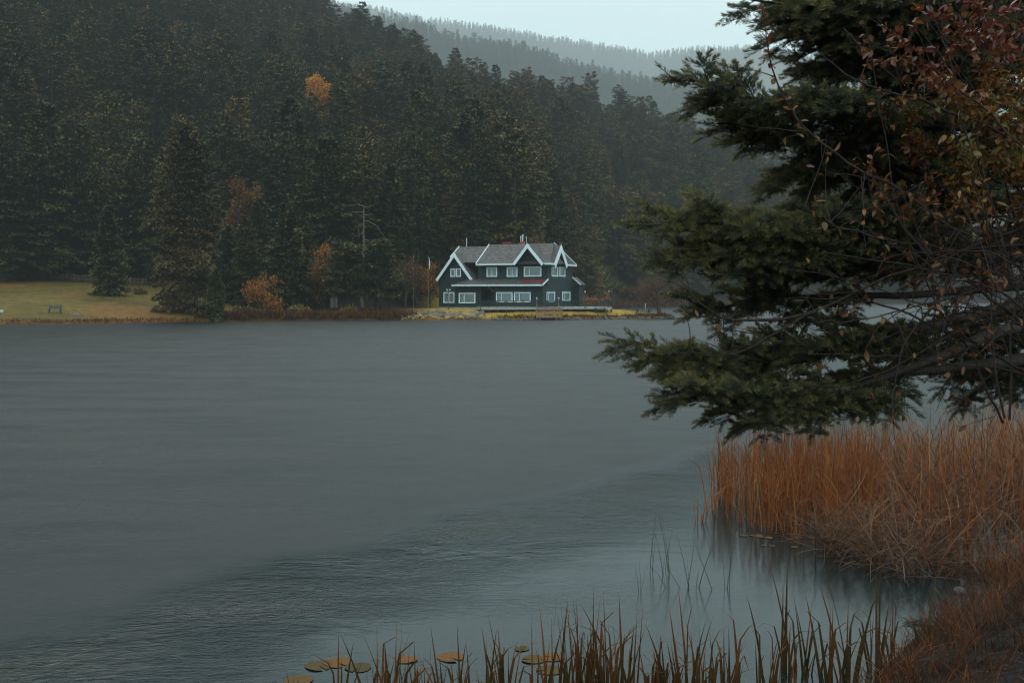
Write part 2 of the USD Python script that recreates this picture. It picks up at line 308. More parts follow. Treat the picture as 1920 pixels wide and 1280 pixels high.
G2 = ridge_line(1900, [(-800, -320), (300, -130), (690, 12), (775, 42), (850, 66), (950, 88), (1040, 108), (1170, 134), (1300, 160), (1450, 195), (1700, 300), (2300, 400), (3200, 450)], 30)
G3 = ridge_line(4000, [(-600, -150), (400, -30), (687, 8), (740, 17), (797, 31), (870, 38), (950, 50), (1015, 63), (1103, 76), (1170, 86), (1212, 95), (1234, 95), (1300, 86), (1430, 84), (1600, 110), (1900, 190), (2600, 300)], 32)

def height(x, y):
    x = np.asarray(x, float); y = np.asarray(y, float)
    shape = x.shape; x = x.ravel(); y = y.ravel()
    pts = shapely.points(x, y)
    d = shapely.distance(shapely.boundary(LAKE), pts)
    inside = shapely.contains(LAKE, pts)
    d = np.where(inside, -d, d)
    nz = meshkit.fbm(np.stack([x * 0.7, y * 0.7, x * 0], -1), 3, 5) - 0.5
    near = y < 60
    d = d + nz * np.where(near, 0.7, 1.4)
    bank = np.where(d > 0, 0.42 * (1 - np.exp(-np.maximum(d, 0) / 0.6)), np.maximum(d * 0.5, -1.3))
    wm = smoothstep(-30, -46, x)
    pen = np.minimum(0.13 * np.maximum(d - 0.5, 0), 0.95) + 0.012 * np.minimum(np.maximum(d - 8, 0), 30)
    mead = 0.104 * np.maximum(d - 0.5, 0); mead = np.minimum(mead, 6.2)
    z = bank + np.where(d > 0, wm * mead + (1 - wm) * pen, 0)
    zn = bank + np.where(d > 0, np.minimum(0.30 * np.maximum(d - 0.3, 0), 1.45), 0)
    z = np.where(near, zn, z)
    # first hill
    yb = np.interp(x, *YB); g = np.interp(x, *G1)
    t = np.maximum((y - yb) / (470 - yb), 0)
    f = np.where(t < 1, t * (1.12 - 0.12 * t), np.maximum(1 - 0.8 * (t - 1), 0.25))
    rough = (meshkit.fbm(np.stack([x / 45, y / 45, x * 0], -1), 3, 9) - 0.5)
    h1 = g * f + rough * 16 * np.minimum(t, 1.0) * 1.0
    z = z + np.where((d > 0) & (~near), h1, 0)
    # the hills behind
    r2 = (meshkit.fbm(np.stack([x / 170, y / 170, x * 0], -1), 4, 11) - 0.5)
    g2 = np.interp(x * 1900 / np.maximum(y, 300), *G2) * np.minimum(y / 1900, 1.15); t2 = np.maximum((y - 800) / 1100, 0)
    h2 = g2 * np.where(t2 < 1, t2 ** 0.9, np.maximum(1 - 0.35 * (t2 - 1), 0.4)) + r2 * 50 * np.minimum(t2, 1) * (np.abs(t2 - 1) > 0)
    g3 = np.interp(x * 4000 / np.maximum(y, 300), *G3) * np.minimum(y / 4000, 1.1); t3 = np.maximum((y - 2100) / 1900, 0)
    h3 = g3 * np.where(t3 < 1, t3 ** 0.85, np.maximum(1 - 0.4 * (t3 - 1), 0.3)) + r2 * 90 * np.minimum(t3, 1) * np.minimum(1, np.abs(t3 - 1) * 3)
    z = np.where(y > 800, np.maximum(z, np.maximum(h2, h3)), z)
    return z.reshape(shape), d.reshape(shape)

def hz(x, y):
    return float(height(np.array([x]), np.array([y]))[0][0])

def spans(*parts):
    out = []
    for a, b, s in parts:
        out.append(np.arange(a, b, s))
    return np.concatenate(out)
gx = spans((-2900, -260, 60), (-260, -72, 5), (-72, -8, 1.0), (-8, 14, 0.3), (14, 40, 1.0), (40, 360, 5), (360, 3600, 60))
gy = spans((-60, 0, 4), (0, 24, 0.3), (24, 108, 6), (108, 182, 0.9), (182, 500, 5), (500, 4900, 45))
XX, YY = np.meshgrid(gx, gy)
ZZ, DD = height(XX, YY)
nx_, ny_ = len(gx), len(gy)
ii = (np.arange(ny_ - 1)[:, None] * nx_ + np.arange(nx_ - 1)[None])
tf = np.stack([ii, ii + 1, ii + nx_ + 1, ii + nx_], -1).reshape(-1, 4)
tf = np.vstack([tf[:, [0, 1, 2]], tf[:, [0, 2, 3]]])
# what grows on the ground: forest litter, ochre autumn grass, dark bank soil
litter = np.array([0.022, 0.015, 0.009]); grass = np.array([0.105, 0.072, 0.013]); lawn = np.array([0.30, 0.185, 0.028]); soil = np.array([0.011, 0.008, 0.006]); rusty = np.array([0.22, 0.085, 0.022])
n1 = meshkit.fbm(np.stack([XX * 0.22, YY * 0.22, XX * 0], -1), 4, 3)
n2 = meshkit.fbm(np.stack([XX * 0.06, YY * 0.06, XX * 0], -1), 3, 8)
yb = np.interp(XX, *YB)
mead_m = smoothstep(-31, -37, XX + (n1 - 0.5) * 10) * smoothstep(4, -4, YY - yb + 6 + (n1 - .5) * 12) * (YY > 80)
lawn_m = smoothstep(-17, -11, XX + (n1 - 0.5) * 3) * smoothstep(177, 171, YY) * (YY > 120) * (YY < 200) * (XX < 40)
col = litter[None, None] * (0.6 + 0.9 * n1[..., None])
mc = grass * (0.55 + 0.9 * n1[..., None]); mc = mc * (1 - smoothstep(0.5, 0.62, n2)[..., None] * 0.55) + rusty * 0.9 * (smoothstep(0.5, 0.62, n2) * 0.55)[..., None]
col = col * (1 - mead_m[..., None]) + mc * mead_m[..., None]
col = col * (1 - lawn_m[..., None]) + lawn * (0.65 + 0.7 * n1[..., None]) * lawn_m[..., None]
shore = smoothstep(1.1, 0.3, DD + (n1 - 0.5) * 1.0) * (YY > 60)
col = col * (1 - shore[..., None]) + rusty * 0.45 * shore[..., None]
col = np.where((YY < 60)[..., None], soil * (0.6 + 0.8 * n1[..., None]), col)
tm = usdkit.mesh(stage, "/World/ground", (np.stack([XX, YY, ZZ], -1).reshape(-1, 3), tf), MAT["ground_cover"], smooth=True)
UsdGeom.PrimvarsAPI(tm).CreatePrimvar("tint", Sdf.ValueTypeNames.Vector3fArray, "vertex").Set(Vt.Vec3fArray.FromNumpy(col.reshape(-1, 3).astype(np.float32)))
tag(tm, "sloping ground of the lake shore, meadow and wooded hills", "ground", kind="structure")

lake = MB(); lake.add([(-900, -60, 0), (900, -60, 0), (900, 500, 0), (-900, 500, 0)], [[0, 1, 2, 3]])
lake.build("lake", "lake_water", label="grey rain-pocked lake surface with a dark ruffled streak", category="lake", kind="structure")

# the misty air of the valley
mat("misty_air", {"v": ("principled_volume", {"color": (0.92, 0.97, 0.98), "density": 0.00014, "anisotropy": 0.0})}, [], surface=None, volume="v.volume")
hz_box = trimesh.creation.box((7200, 5200, 1300)); hz_box.apply_translation((300, 2500, 1300 / 2 - 2.6))
hm = usdkit.mesh(stage, "/World/haze", hz_box, MAT["misty_air"])
tag(hm, "pale rainy mist filling the valley and thickening over the far hills", "mist", kind="stuff")

# ------------------------------------------------------------------ conifers of the far shore
def conifer(seed, H, R, p, base, spacing, nb, ntw, twig=0.8, droop=0.25, gap=0.1, layers=False, tone=0.0):
    rng = np.random.default_rng(seed)
    V, T = [], []
    z = H * base
    zs = []
    while z < H - 0.3:
        zs.append(z); z += spacing * (0.75 + 0.5 * rng.random()) * (0.6 + 0.4 * (H - z) / H + 0.1)
    pa = rng.random() * 6.28; lean = rng.normal(0, 0.012, 2) * H
    for z in zs:
        t = (H - z) / (H * (1 - base))
        r = R * min(1.0, (t / 0.62)) ** p * (1.0 - 0.22 * max(0, t - 0.7) / 0.3)
        n = max(3, int(nb * (0.5 + 0.5 * min(1, t * 1.8)) + rng.random()))
        for b in range(n):
            if rng.random() < gap:
                continue
            a = pa + (b + rng.random() * 0.9) * 2 * math.pi / n + z * 2.4
            L = max(0.5, r * (0.55 + 0.55 * rng.random()) * (0.92 + 0.2 * math.sin(a * 2 + pa + z * 0.35)))
            s = 0.62 - 0.72 * t + rng.normal(0, 0.12)
            k = max(6, int(ntw * (0.25 + 0.75 * min(1, L / R))))
            q = 0.22 + 0.80 * np.sqrt(rng.random(k))
            lat = rng.uniform(-1, 1, k) * (0.10 + 0.30 * L * np.sin(np.pi * np.clip(q * 0.86, 0, 1)))
            ca, sa = math.cos(a), math.sin(a)
            cz = L * (s * q - droop * q ** 2) - np.abs(lat) * 0.22 + rng.normal(0, 0.07, k)
            o = np.stack([L * q * ca - lat * sa, L * q * sa + lat * ca, cz], -1)
            ang = a + np.clip(lat / (0.3 * L + 0.1), -1, 1) * 0.9 + rng.normal(0, 0.5, k)
            tl = twig * rng.uniform(0.6, 1.35, k)
            ds = s - 2 * droop * q * 0.7 + rng.normal(0.05, 0.28, k)
            dx, dy = np.cos(ang), np.sin(ang)
            tip = o + np.stack([dx * tl, dy * tl, ds * tl], -1)
            w = tl * rng.uniform(0.24, 0.40, k)
            mid = o + (tip - o) * 0.55
            tw_ = rng.normal(0, 0.35, k)
            sidev = np.stack([-dy, dx, tw_], -1)
            dr = np.stack([np.zeros(k), np.zeros(k), -w * 0.35], -1)
            l = mid + sidev * w[:, None] + dr; rr = mid - sidev * w[:, None] + dr
            vv = np.stack([o, l, tip, rr], 1) + [0, 0, z]
            vv[:, :, 0] += lean[0] * (z / H) ** 2; vv[:, :, 1] += lean[1] * (z / H) ** 2
            V.append(vv.reshape(-1, 3)); T.append(np.repeat(np.clip(0.28 + tone + 0.10 * rng.normal() + 0.05 * rng.normal(size=k), 0, 1), 4))
    V = np.vstack(V); T = np.concatenate(T)
    i = np.arange(len(V) // 4) * 4
    fc = V.reshape(-1, 4, 3); gn = np.cross(fc[:, 2] - fc[:, 0], fc[:, 3] - fc[:, 1]); gn /= np.maximum(np.linalg.norm(gn, axis=1, keepdims=True), 1e-9)
    cen = fc.mean(1); want = np.c_[cen[:, :2] / np.maximum(np.linalg.norm(cen[:, :2], axis=1, keepdims=True), .3), np.full(len(cen), .75)]; want /= np.linalg.norm(want, axis=1, keepdims=True)
    flip = (gn * want).sum(1) < 0
    V = np.where(flip[:, None, None], fc[:, [0, 3, 2, 1]], fc).reshape(-1, 3); gn = np.where(flip[:, None], -gn, gn)
    crown = MB(); crown.add(V, np.vstack([np.stack([i, i + 1, i + 2], -1), np.stack([i, i + 2, i + 3], -1)]), T)
    nn = gn * .30 + want * .70; crown.vn = np.repeat(nn / np.linalg.norm(nn, axis=1, keepdims=True), 4, 0)
    # leader and trunk
    trunk = MB()
    zz = np.linspace(-0.6, H * 0.97, 7)
    tr = (0.018 * H) * (1 - 0.93 * np.clip(zz / H, 0, 1)) + 0.015
    trunk.tube(np.stack([lean[0] * (np.maximum(zz, 0) / H) ** 2, lean[1] * (np.maximum(zz, 0) / H) ** 2, zz], -1), tr, 6)
    # bare dead side branches under the crown
    for k in range(int(10 * base / 0.2)):
        z = H * (0.06 + (base * 0.95 - 0.06) * rng.random()) if base > 0.1 else 0.5
        a = rng.random() * 6.28; L = R * (0.25 + 0.4 * rng.random())
        trunk.tube([(0, 0, z), (math.cos(a) * L * .6, math.sin(a) * L * .6, z - 0.05 * L), (math.cos(a) * L, math.sin(a) * L, z - 0.2 * L)], [0.05, 0.03, 0.012], 3)
    return crown, trunk

KINDS = {}
def kind_class(name, crown, trunk, leafmat, barkmat="bark_dark"):
    path = "/World/" + name
    stage.CreateClassPrim(path)
    crown.build("crown", leafmat, path); trunk.build("trunk", barkmat, path, smooth=True)
    return path

# near kinds (fine), slope kinds, far kinds
NEAR = []
specs = [(21, 24, 5.0, 0.55, 0.10, 0.62, 9, 95), (22, 23, 4.5, 0.70, 0.08, 0.60, 9, 88), (23, 22, 4.8, 0.48, 0.14, 0.62, 9, 95), (24, 15, 3.3, 0.85, 0.07, 0.44, 9, 70)]
for i, (sd, H, R, p, b, sp, nb, nt) in enumerate(specs):
    c, t = conifer(sd, H, R, p, b, sp, nb, nt, twig=0.44, droop=0.3)
    NEAR.append((kind_class("near_conifer_%s" % "abcd"[i], c, t, "needles_far"), H, R))
c, t = conifer(31, 24, 6.4, 0.45, 0.08, 0.60, 11, 120, twig=0.46, droop=0.3)
BROWN = (kind_class("near_conifer_brown", c, t, "needles_brown"), 24, 6.4)
SLOPE, SLOPE_M = [], []
for i in range(9):
    rng = np.random.default_rng(100 + i)
    H = [24, 22, 25, 20, 23, 26, 21, 24, 22][i]; R = [3.3, 3.6, 3.0, 3.4, 3.9, 3.4, 2.7, 3.8, 3.1][i]
    p = [0.6, 0.5, 0.85, 0.55, 0.5, 0.7, 0.95, 0.55, 0.65][i]; b = [0.3, 0.22, 0.3, 0.18, 0.34, 0.36, 0.2, 0.28, 0.32][i]
    c, t = conifer(200 + i, H, R * 1.38, p * 0.72, b * .8, 0.74, 7, 84, twig=0.42, droop=0.28, gap=0.10, tone=[0, .16, -.12, .30, .05, -.06, .10, .12, .22][i])
    SLOPE_M.append((c, t))
    SLOPE.append((kind_class("slope_conifer_%s" % "abcdefghi"[i], c, t, "needles_brown" if i in (4, 7) else "needles_far"), H, R))

def place(kind, name, x, y, s=1.0, rot=0.0, label=None, group=None, category="tree", z=None, sxy=None):
    path = unique("/World", name)
    xf = UsdGeom.Xform.Define(stage, path)
    xf.AddTranslateOp().Set(Gf.Vec3d(float(x), float(y), hz(x, y) - 0.1 if z is None else float(z)))
    xf.AddRotateZOp().Set(float(rot))
    xf.AddScaleOp().Set(Gf.Vec3f(*( [float(s)] * 3 if sxy is None else [float(sxy), float(sxy), float(s)])))
    xf.GetPrim().GetReferences().AddInternalReference(Sdf.Path(kind))
    xf.GetPrim().SetInstanceable(True)
    tag(xf, label, category, group)
    return xf

TAKEN = []
def shore_tree(kindinfo, name, px, D, top_py, label, rot=0, wide=1.0):
    path, H, R = kindinfo
    x = (px - 960) / F * D
    z = hz(x, D)
    ztop = EYE + (HOR - top_py) / F * D
    s = (ztop - z) / H
    TAKEN.append((x, D, R * s * 0.8))
    place(path, name, x, D, s, rot, label, z=z - 0.1, sxy=s * wide)

A, B, C, Dk = NEAR
shore_tree(BROWN, "fir_tree", 350, 136, 243, "broad dark fir with rust-brown upper boughs where the meadow ends", 40, 0.82)
shore_tree(A, "fir_tree", 80, 172, 190, "tall dark fir behind the meadow's left part, topmost of the meadow edge", 10)
shore_tree(B, "fir_tree", 158, 178, 236, "dark fir between the tall meadow fir and the small spruce", 120)
shore_tree(C, "fir_tree", 8, 165, 280, "dark fir cut by the left frame edge behind the meadow", 70, 1.15)
shore_tree(Dk, "spruce_tree", 204, 152, 384, "slim spruce with bare lower trunk standing alone on the meadow", 15, 1.0)
shore_tree(C, "fir_tree", 265, 178, 262, "dark fir between the small spruce and the broad brown fir", 200)
shore_tree(Dk, "spruce_tree", 405, 131, 500, "small pale-stemmed spruce at the water's edge right of the brown fir", 130, 0.9)
shore_tree(Dk, "spruce_tree", 537, 146, 388, "dark pointed spruce on the shore between the two orange bushes", 250, 1.1)
shore_tree(A, "fir_tree", 612, 166, 255, "big dark fir with golden tips up behind the dead tree", 300, 1.15)
shore_tree(B, "fir_tree", 735, 168, 308, "tall dark fir right of the dead tree", 33, 1.1)
shore_tree(B, "fir_tree", 505, 172, 330, "dark fir behind the pointed shore spruce", 80)
shore_tree(C, "fir_tree", 815, 174, 392, "shorter fir with golden right side beside the house", 150, 1.0)
shore_tree(Dk, "spruce_tree", 880, 171, 430, "young spruce just behind the house's left roof", 60, 0.9)
shore_tree(Dk, "spruce_tree", 975, 176, 425, "young golden spruce peeking over the house ridge beside the chimney pipes", 60, 1.0)
shore_tree(A, "fir_tree", 440, 176, 300, "dark fir behind the russet tree beside the brown fir", 190)

for px, D, top, kk, wide, lab in ((462, 149, 405, 1, 1.1, "dark fir just right of the small pale-stemmed spruce"), (487, 158, 372, 0, .9, "dark fir rising over the left orange shore bush"), (572, 156, 402, 2, 1.0, "dark fir between the pointed spruce and the glowing orange bush"), (590, 170, 330, 1, 1.0, "tall dark fir above the glowing orange bush"), (642, 168, 372, 0, .9, "dark fir left behind the dead tree"),
        (690, 174, 345, 2, 1.0, "dark fir right behind the dead tree"), (760, 162, 405, 1, 1.0, "dark fir above the thin bare russet trees"), (790, 168, 372, 0, .9, "dark fir rising left behind the house's left gable"), (425, 152, 420, 3, 1.0, "dark spruce at the meadow's right end beside the brown fir"), (300, 172, 330, 1, 1.0, "dark fir close left behind the broad brown fir"),
        (120, 176, 300, 2, 1.0, "dark rounded fir between the two tall meadow firs"), (45, 178, 320, 0, 1.0, "dark fir left beside the tallest meadow fir"), (235, 176, 330, 3, 1.3, "dark spruce behind the two low meadow bushes")):
    shore_tree(NEAR[kk], "fir_tree" if kk < 3 else "spruce_tree", px, D, top, lab, px * 7 % 360, wide)

# dark spreading pines by the water left of the house
def spreading_pine(seed, H, R):
    rng = np.random.default_rng(seed); crown, trunk = MB(), MB()
    zz = np.linspace(-0.5, H * 0.92, 7); bend = np.cumsum(rng.normal(0, 0.09, (7, 2)), 0)
    tp = np.stack([bend[:, 0], bend[:, 1], zz], -1)
    trunk.tube(tp, 0.40 * (1 - 0.8 * np.linspace(0, 1, 7)), 7)
    for k in range(90):
        z = H * (0.22 + 0.78 * rng.random() ** 0.8); a = rng.random() * 6.283
        t = 1 - z / H
        L = R * (0.35 + 0.75 * min(1, t * 2.2)) * (0.6 + 0.5 * rng.random())
        o = np.array([np.interp(z, zz, tp[:, 0]), np.interp(z, zz, tp[:, 1]), z])
        d = np.array([math.cos(a), math.sin(a), 0.12 + 0.5 * (0.5 - t)])
        tipp = o + d * L
        trunk.tube([o, o + d * L * 0.5 + [0, 0, 0.06 * L], tipp], [0.09, 0.055, 0.02], 3)
        m = 46
        q = 0.3 + 0.7 * rng.random(m); c = o + d[None] * (L * q)[:, None] + rng.normal(0, [0.32, 0.32, 0.16], (m, 3))
        dirn = rng.normal(0, 1, (m, 3)) * [1, 1, 0.35] + d * 0.8; dirn /= np.linalg.norm(dirn, axis=1, keepdims=True)
        l = 0.55 * (0.6 + 0.7 * rng.random(m)); sd = np.cross(dirn, [0, 0, 1.0]); sd /= np.linalg.norm(sd, axis=1, keepdims=True); w = l * 0.27
        v = np.stack([c, c + dirn * (l * .55)[:, None] + sd * w[:, None] - [0, 0, .05], c + dirn * l[:, None], c + dirn * (l * .55)[:, None] - sd * w[:, None] - [0, 0, .05]], 1)
        i = np.arange(m) * 4
        crown.add(v.reshape(-1, 3), np.vstack([np.stack([i, i + 1, i + 2], -1), np.stack([i, i + 2, i + 3], -1)]), np.repeat(np.clip(0.25 + 0.15 * rng.normal() + 0.1 * rng.normal(size=m), 0, 1), 4))
    return crown, trunk
c, t = spreading_pine(41, 9.0, 3.6)
PINE1 = (kind_class("spreading_pine_a", c, t, "needles_far"), 9.0, 3.6)
c, t = spreading_pine(42, 9.5, 3.4)
PINE2 = (kind_class("spreading_pine_b", c, t, "needles_far"), 9.5, 3.4)
shore_tree(PINE1, "pine_tree", 655, 146, 458, "low spreading dark pine with thick leaning trunk below the dead tree", 0, 1.15)
shore_tree(PINE2, "pine_tree", 706, 145, 456, "spreading dark pine with golden right boughs at the water left of the house", 90, 1.0)

# ---- the wooded slope
def slope_point(px, py_mid, half, lo=165, hi=495):
    """Where on the slope a tree whose crown shows at (px, py_mid), half metres above its foot, stands."""
    ys = np.linspace(lo, hi, 900); xs = (px - 960) / F * ys; zs, _ = height(xs, ys)
    i = int(np.argmin(np.abs(HOR - (zs + half - EYE) / ys * F - py_mid)))
    return xs[i], ys[i]
OPEN = [("aspen_tree", 600, 190, 24, 3.7, "leaves_amber", 6000, 0.55, "bright orange aspen glowing alone high on the dark hillside", 61, dict(zleaf=0.45, spread=0.42, first=0.3), 24),
    ("beech_tree", 812, 148, 21, 3.0, "leaves_russet", 1500, 0.5, "small russet tree near the hill's right skyline", 62, dict(zleaf=0.4), 12),
    ("beech_tree", 783, 212, 20, 3.0, "leaves_russet", 1700, 0.5, "reddish tree among conifers right of the bright orange aspen", 63, dict(zleaf=0.5), 12),
    ("beech_tree", 340, 70, 20, 4.0, "leaves_russet", 1300, 0.5, "dull red-brown bare-looking tree high on the left hillside", 64, dict(zleaf=0.4), 14),
    ("beech_tree", 65, 190, 20, 4.2, "leaves_russet", 2400, 0.5, "rust-coloured tree on the left hillside above the meadow firs", 65, dict(zleaf=0.4), 14),
    ("beech_tree", 1345, 280, 20, 4.5, "leaves_russet", 2000, 0.5, "brown-pink bare tree on the hazy slope left of the foreground fir", 66, dict(zleaf=0.4), 12),
    ("beech_tree", 1418, 330, 20, 4.8, "leaves_russet", 2600, 0.5, "pale brown leafy tree at the slope's right end by the foreground fir", 67, dict(zleaf=0.4), 14)]
OPEN_AT = [slope_point(o[1], o[2], o[3] * .74) for o in OPEN]
rngf = np.random.default_rng(7)
cand = []
for y in np.arange(150, 500, 6.3):
    for x in np.arange(-270, 270, 6.3):
        cand.append((x + rngf.uniform(-2.6, 2.6), y + rngf.uniform(-2.6, 2.6)))
cand = np.array(cand)
hzv, hd = height(cand[:, 0], cand[:, 1])
ybc = np.interp(cand[:, 0], *YB)
upx = 960 + cand[:, 0] / cand[:, 1] * F
ubase = HOR - (hzv - EYE) / cand[:, 1] * F
keep = (cand[:, 1] > ybc + 0.5) & (hd > 1.2) & (upx > -130) & (upx < 2060) & (ubase > -50) & (cand[:, 1] < 490)
keep &= ~((cand[:, 0] > -14) & (cand[:, 0] < 24) & (cand[:, 1] < 172))
keep &= rngf.random(len(cand)) < np.where(cand[:, 1] > 300, 0.92, 0.84)
for tx, ty, tr in TAKEN:
    keep &= (cand[:, 0] - tx) ** 2 + (cand[:, 1] - ty) ** 2 > (tr + 0.6) ** 2
for (ox, oy), o in zip(OPEN_AT, OPEN):
    along = oy - cand[:, 1]
    keep &= ~((np.abs(cand[:, 0] / cand[:, 1] * oy - ox) < o[4] + 2.2) & (along > -4) & (along < o[11]))
cand, hzv, upx = cand[keep], hzv[keep], upx[keep]
order = np.argsort(cand[:, 1] - 0.0 * cand[:, 0])
cand, hzv, upx = cand[order], hzv[order], upx[order]
sc = np.clip(rngf.normal(0.95, 0.20, len(cand)), 0.5, 1.4); rot = rngf.uniform(0, 360, len(cand)); kd = rngf.integers(0, 9, len(cand))
# greener wood on the upper left, browner to the lower right
pbrown = smoothstep(-80, 60, cand[:, 0]) * 0.28 + 0.06
swap = rngf.random(len(cand))
kd = np.where((kd == 4) | (kd == 7), np.where(swap < pbrown * 2.2, kd, (kd + 1) % 9), kd)
kd = np.where(swap > 1 - pbrown * 0.6, 4, kd)
# the orange tree and russet trees up the slope keep a place of their own
def on_slope(px, py_base, lo=150, hi=500):
    ys = np.linspace(lo, hi, 700); xs = (px - 960) / F * ys; zs, _ = height(xs, ys)
    return xs, ys, zs
n_ind = 285
zones = [(-1e9, 420, "dark conifer behind the lakeside meadow", "conifers behind the meadow"),
         (420, 800, "dark conifer behind the shore trees left of the house", "conifers behind the shore left of the house"),
         (800, 1090, "conifer in the wood right behind the green house", "conifers behind the house"),
         (1090, 1e9, "hazy conifer beyond the inlet right of the house", "conifers beyond the inlet")]
for i in range(n_ind):
    z = next(q for q in zones if q[0] <= upx[i] < q[1])
    path, H, R = SLOPE[kd[i]]
    tone = "brown-tinged" if kd[i] in (4, 7) else "slim" if kd[i] in (2, 6) else "large" if sc[i] > 1.05 else "small" if sc[i] < .82 else "mid-sized"
    row = "front" if i < n_ind * .4 else "upper"
    place(path, "conifer", cand[i, 0], cand[i, 1], sc[i], rot[i], f"{tone} {z[2]} in the {row} rows", z[3], z=hzv[i] - 0.3)
wood = UsdGeom.PointInstancer.Define(stage, "/World/hillside_wood")
tag(wood, "dense dark conifer wood covering the upper hillside above the house", "wood", kind="stuff")
pr = []
for i, (c, t) in enumerate(SLOPE_M):
    pp = f"/World/hillside_wood/tree_kind_{'abcdefghi'[i]}"
    UsdGeom.Xform.Define(stage, pp)
    c.build("crown", "needles_brown" if i in (4, 7) else "needles_far", pp); t.build("trunk", "bark_dark", pp, smooth=True)
    pr.append(pp)
def zquat(deg):
    a = np.radians(deg) / 2
    return np.stack([np.cos(a), a * 0, a * 0, np.sin(a)], -1)
m = slice(n_ind, None)
instances("/World/hillside_wood", pr, kd[m], np.c_[cand[m], hzv[m] - 0.3], zquat(rot[m]), sc[m])

# ---- the misty woods of the hills behind
FARM = []
for i in range(4):
    c, t = conifer(300 + i, [24, 26, 22, 25][i], [4.0, 3.6, 4.2, 3.8][i], [0.8, 0.95, 0.6, 0.75][i], 0.12, 1.6, 6, 7, twig=1.5, droop=0.25, gap=0.1)
    FARM.append((c, t))
def far_wood(name, label, y0, y1, step, px0, px1):
    rng = np.random.default_rng(len(name)); ys = np.arange(y0, y1, step); pts = []
    for y in ys:
        xs = np.arange((px0 - 960) / F * y, (px1 - 960) / F * y, step)
        pts.append(np.c_[xs + rng.uniform(-.5, .5, len(xs)) * step, y + rng.uniform(-.5, .5, len(xs)) * step])
    pts = np.vstack(pts); z, d = height(pts[:, 0], pts[:, 1])
    el = (z + 26 - EYE) / pts[:, 1]
    pxx = 960 + pts[:, 0] / pts[:, 1] * F
    # skip what the nearer ridge hides with a wide margin, and what lies above the frame
    hid = np.interp(pts[:, 0] / pts[:, 1] * 470, *G1) / 470
    k = (el > hid - 0.02) & (HOR - el * F > -120) & (d > 5)
    k &= rng.random(len(pts)) < 0.85
    pts, z = pts[k], z[k]
    path = "/World/" + name
    pi = UsdGeom.PointInstancer.Define(stage, path)
    tag(pi, label, "wood", kind="stuff")
    pr = []
    for i, (c, t) in enumerate(FARM):
        pp = f"{path}/tree_kind_{'abcd'[i]}"
        UsdGeom.Xform.Define(stage, pp)
        c.build("crown", "needles_far", pp); t.build("trunk", "bark_dark", pp)
        pr.append(pp)
    instances(path, pr, rng.integers(0, 4, len(pts)), np.c_[pts, z - 0.5], zquat(rng.uniform(0, 360, len(pts))), rng.uniform(0.8, 1.55, len(pts)))
    return len(pts)
nf2 = far_wood("middle_hill_wood", "mist-veiled brownish wood on the nearer of the two far ridges", 820, 1960, 10.0, 560, 1990)
nf3 = far_wood("far_hill_wood", "pale mist-veiled wood on the farthest ridge under the sky", 2500, 4100, 13.5, 560, 1990)

# ------------------------------------------------------------------ leafy and bare trees of the far shore
def branching(rng, base, H, R, levels=4, spread=0.5, n0=6, trunk_r=0.2, up=0.5, first=0.25):
    """Twig skeleton: list of (pts, radii), and the outer twig points."""
    segs, tips = [], []
    def grow(p, d, L, r, lev):
        k = 4; pts = [p]
        for _ in range(k):
            d = d + rng.normal(0, 0.13, 3) + np.array([0, 0, 0.05 * up]); d /= np.linalg.norm(d)
            pts.append(pts[-1] + d * L / k)
        pts = np.array(pts); segs.append((pts, np.linspace(r, r * 0.55, k + 1)))
        if lev >= levels - 1:
            tips.extend(pts[1:])
        if lev < levels:
            n = n0 if lev == 0 else rng.integers(3, 5)
            for j in range(n):
                q = (first if lev == 0 else 0.3) + (1 - (first if lev == 0 else 0.3)) * (j + rng.random()) / n
                f = min(q * k, k - 1e-3); i = int(f); o = pts[i] + (pts[i + 1] - pts[i]) * (f - i)
                a = rng.normal(0, 1, 3); a -= d * a.dot(d); a /= np.linalg.norm(a)
                dd = d * (1 - spread) + a * spread + np.array([0, 0, 0.18 * up]); dd /= np.linalg.norm(dd)
                grow(o, dd, L * rng.uniform(0.5, 0.72), r * 0.5, lev + 1)
    grow(np.array(base, float), np.array([0, 0, 1.0]), H * 0.55, trunk_r, 0)
    tips = np.array(tips)
    return segs, tips

def leaf_cloud(mb, rng, pts, n, size, jitter):
    c = pts[rng.integers(0, len(pts), n)] + rng.normal(0, jitter, (n, 3))
    d = rng.normal(0, 1, (n, 3)); d /= np.linalg.norm(d, axis=1, keepdims=True)
    s = np.cross(d, rng.normal(0, 1, (n, 3))); s /= np.linalg.norm(s, axis=1, keepdims=True)
    l = size * rng.uniform(0.6, 1.3, n)[:, None]; w = l * 0.36
    v = np.stack([c, c + d * l * .5 + s * w, c + d * l, c + d * l * .5 - s * w], 1).reshape(-1, 3)
    i = np.arange(n) * 4
    mb.add(v, np.vstack([np.stack([i, i + 1, i + 2], -1), np.stack([i, i + 2, i + 3], -1)]), np.repeat(np.clip(rng.normal(0.5, 0.22, n), 0, 1), 4))

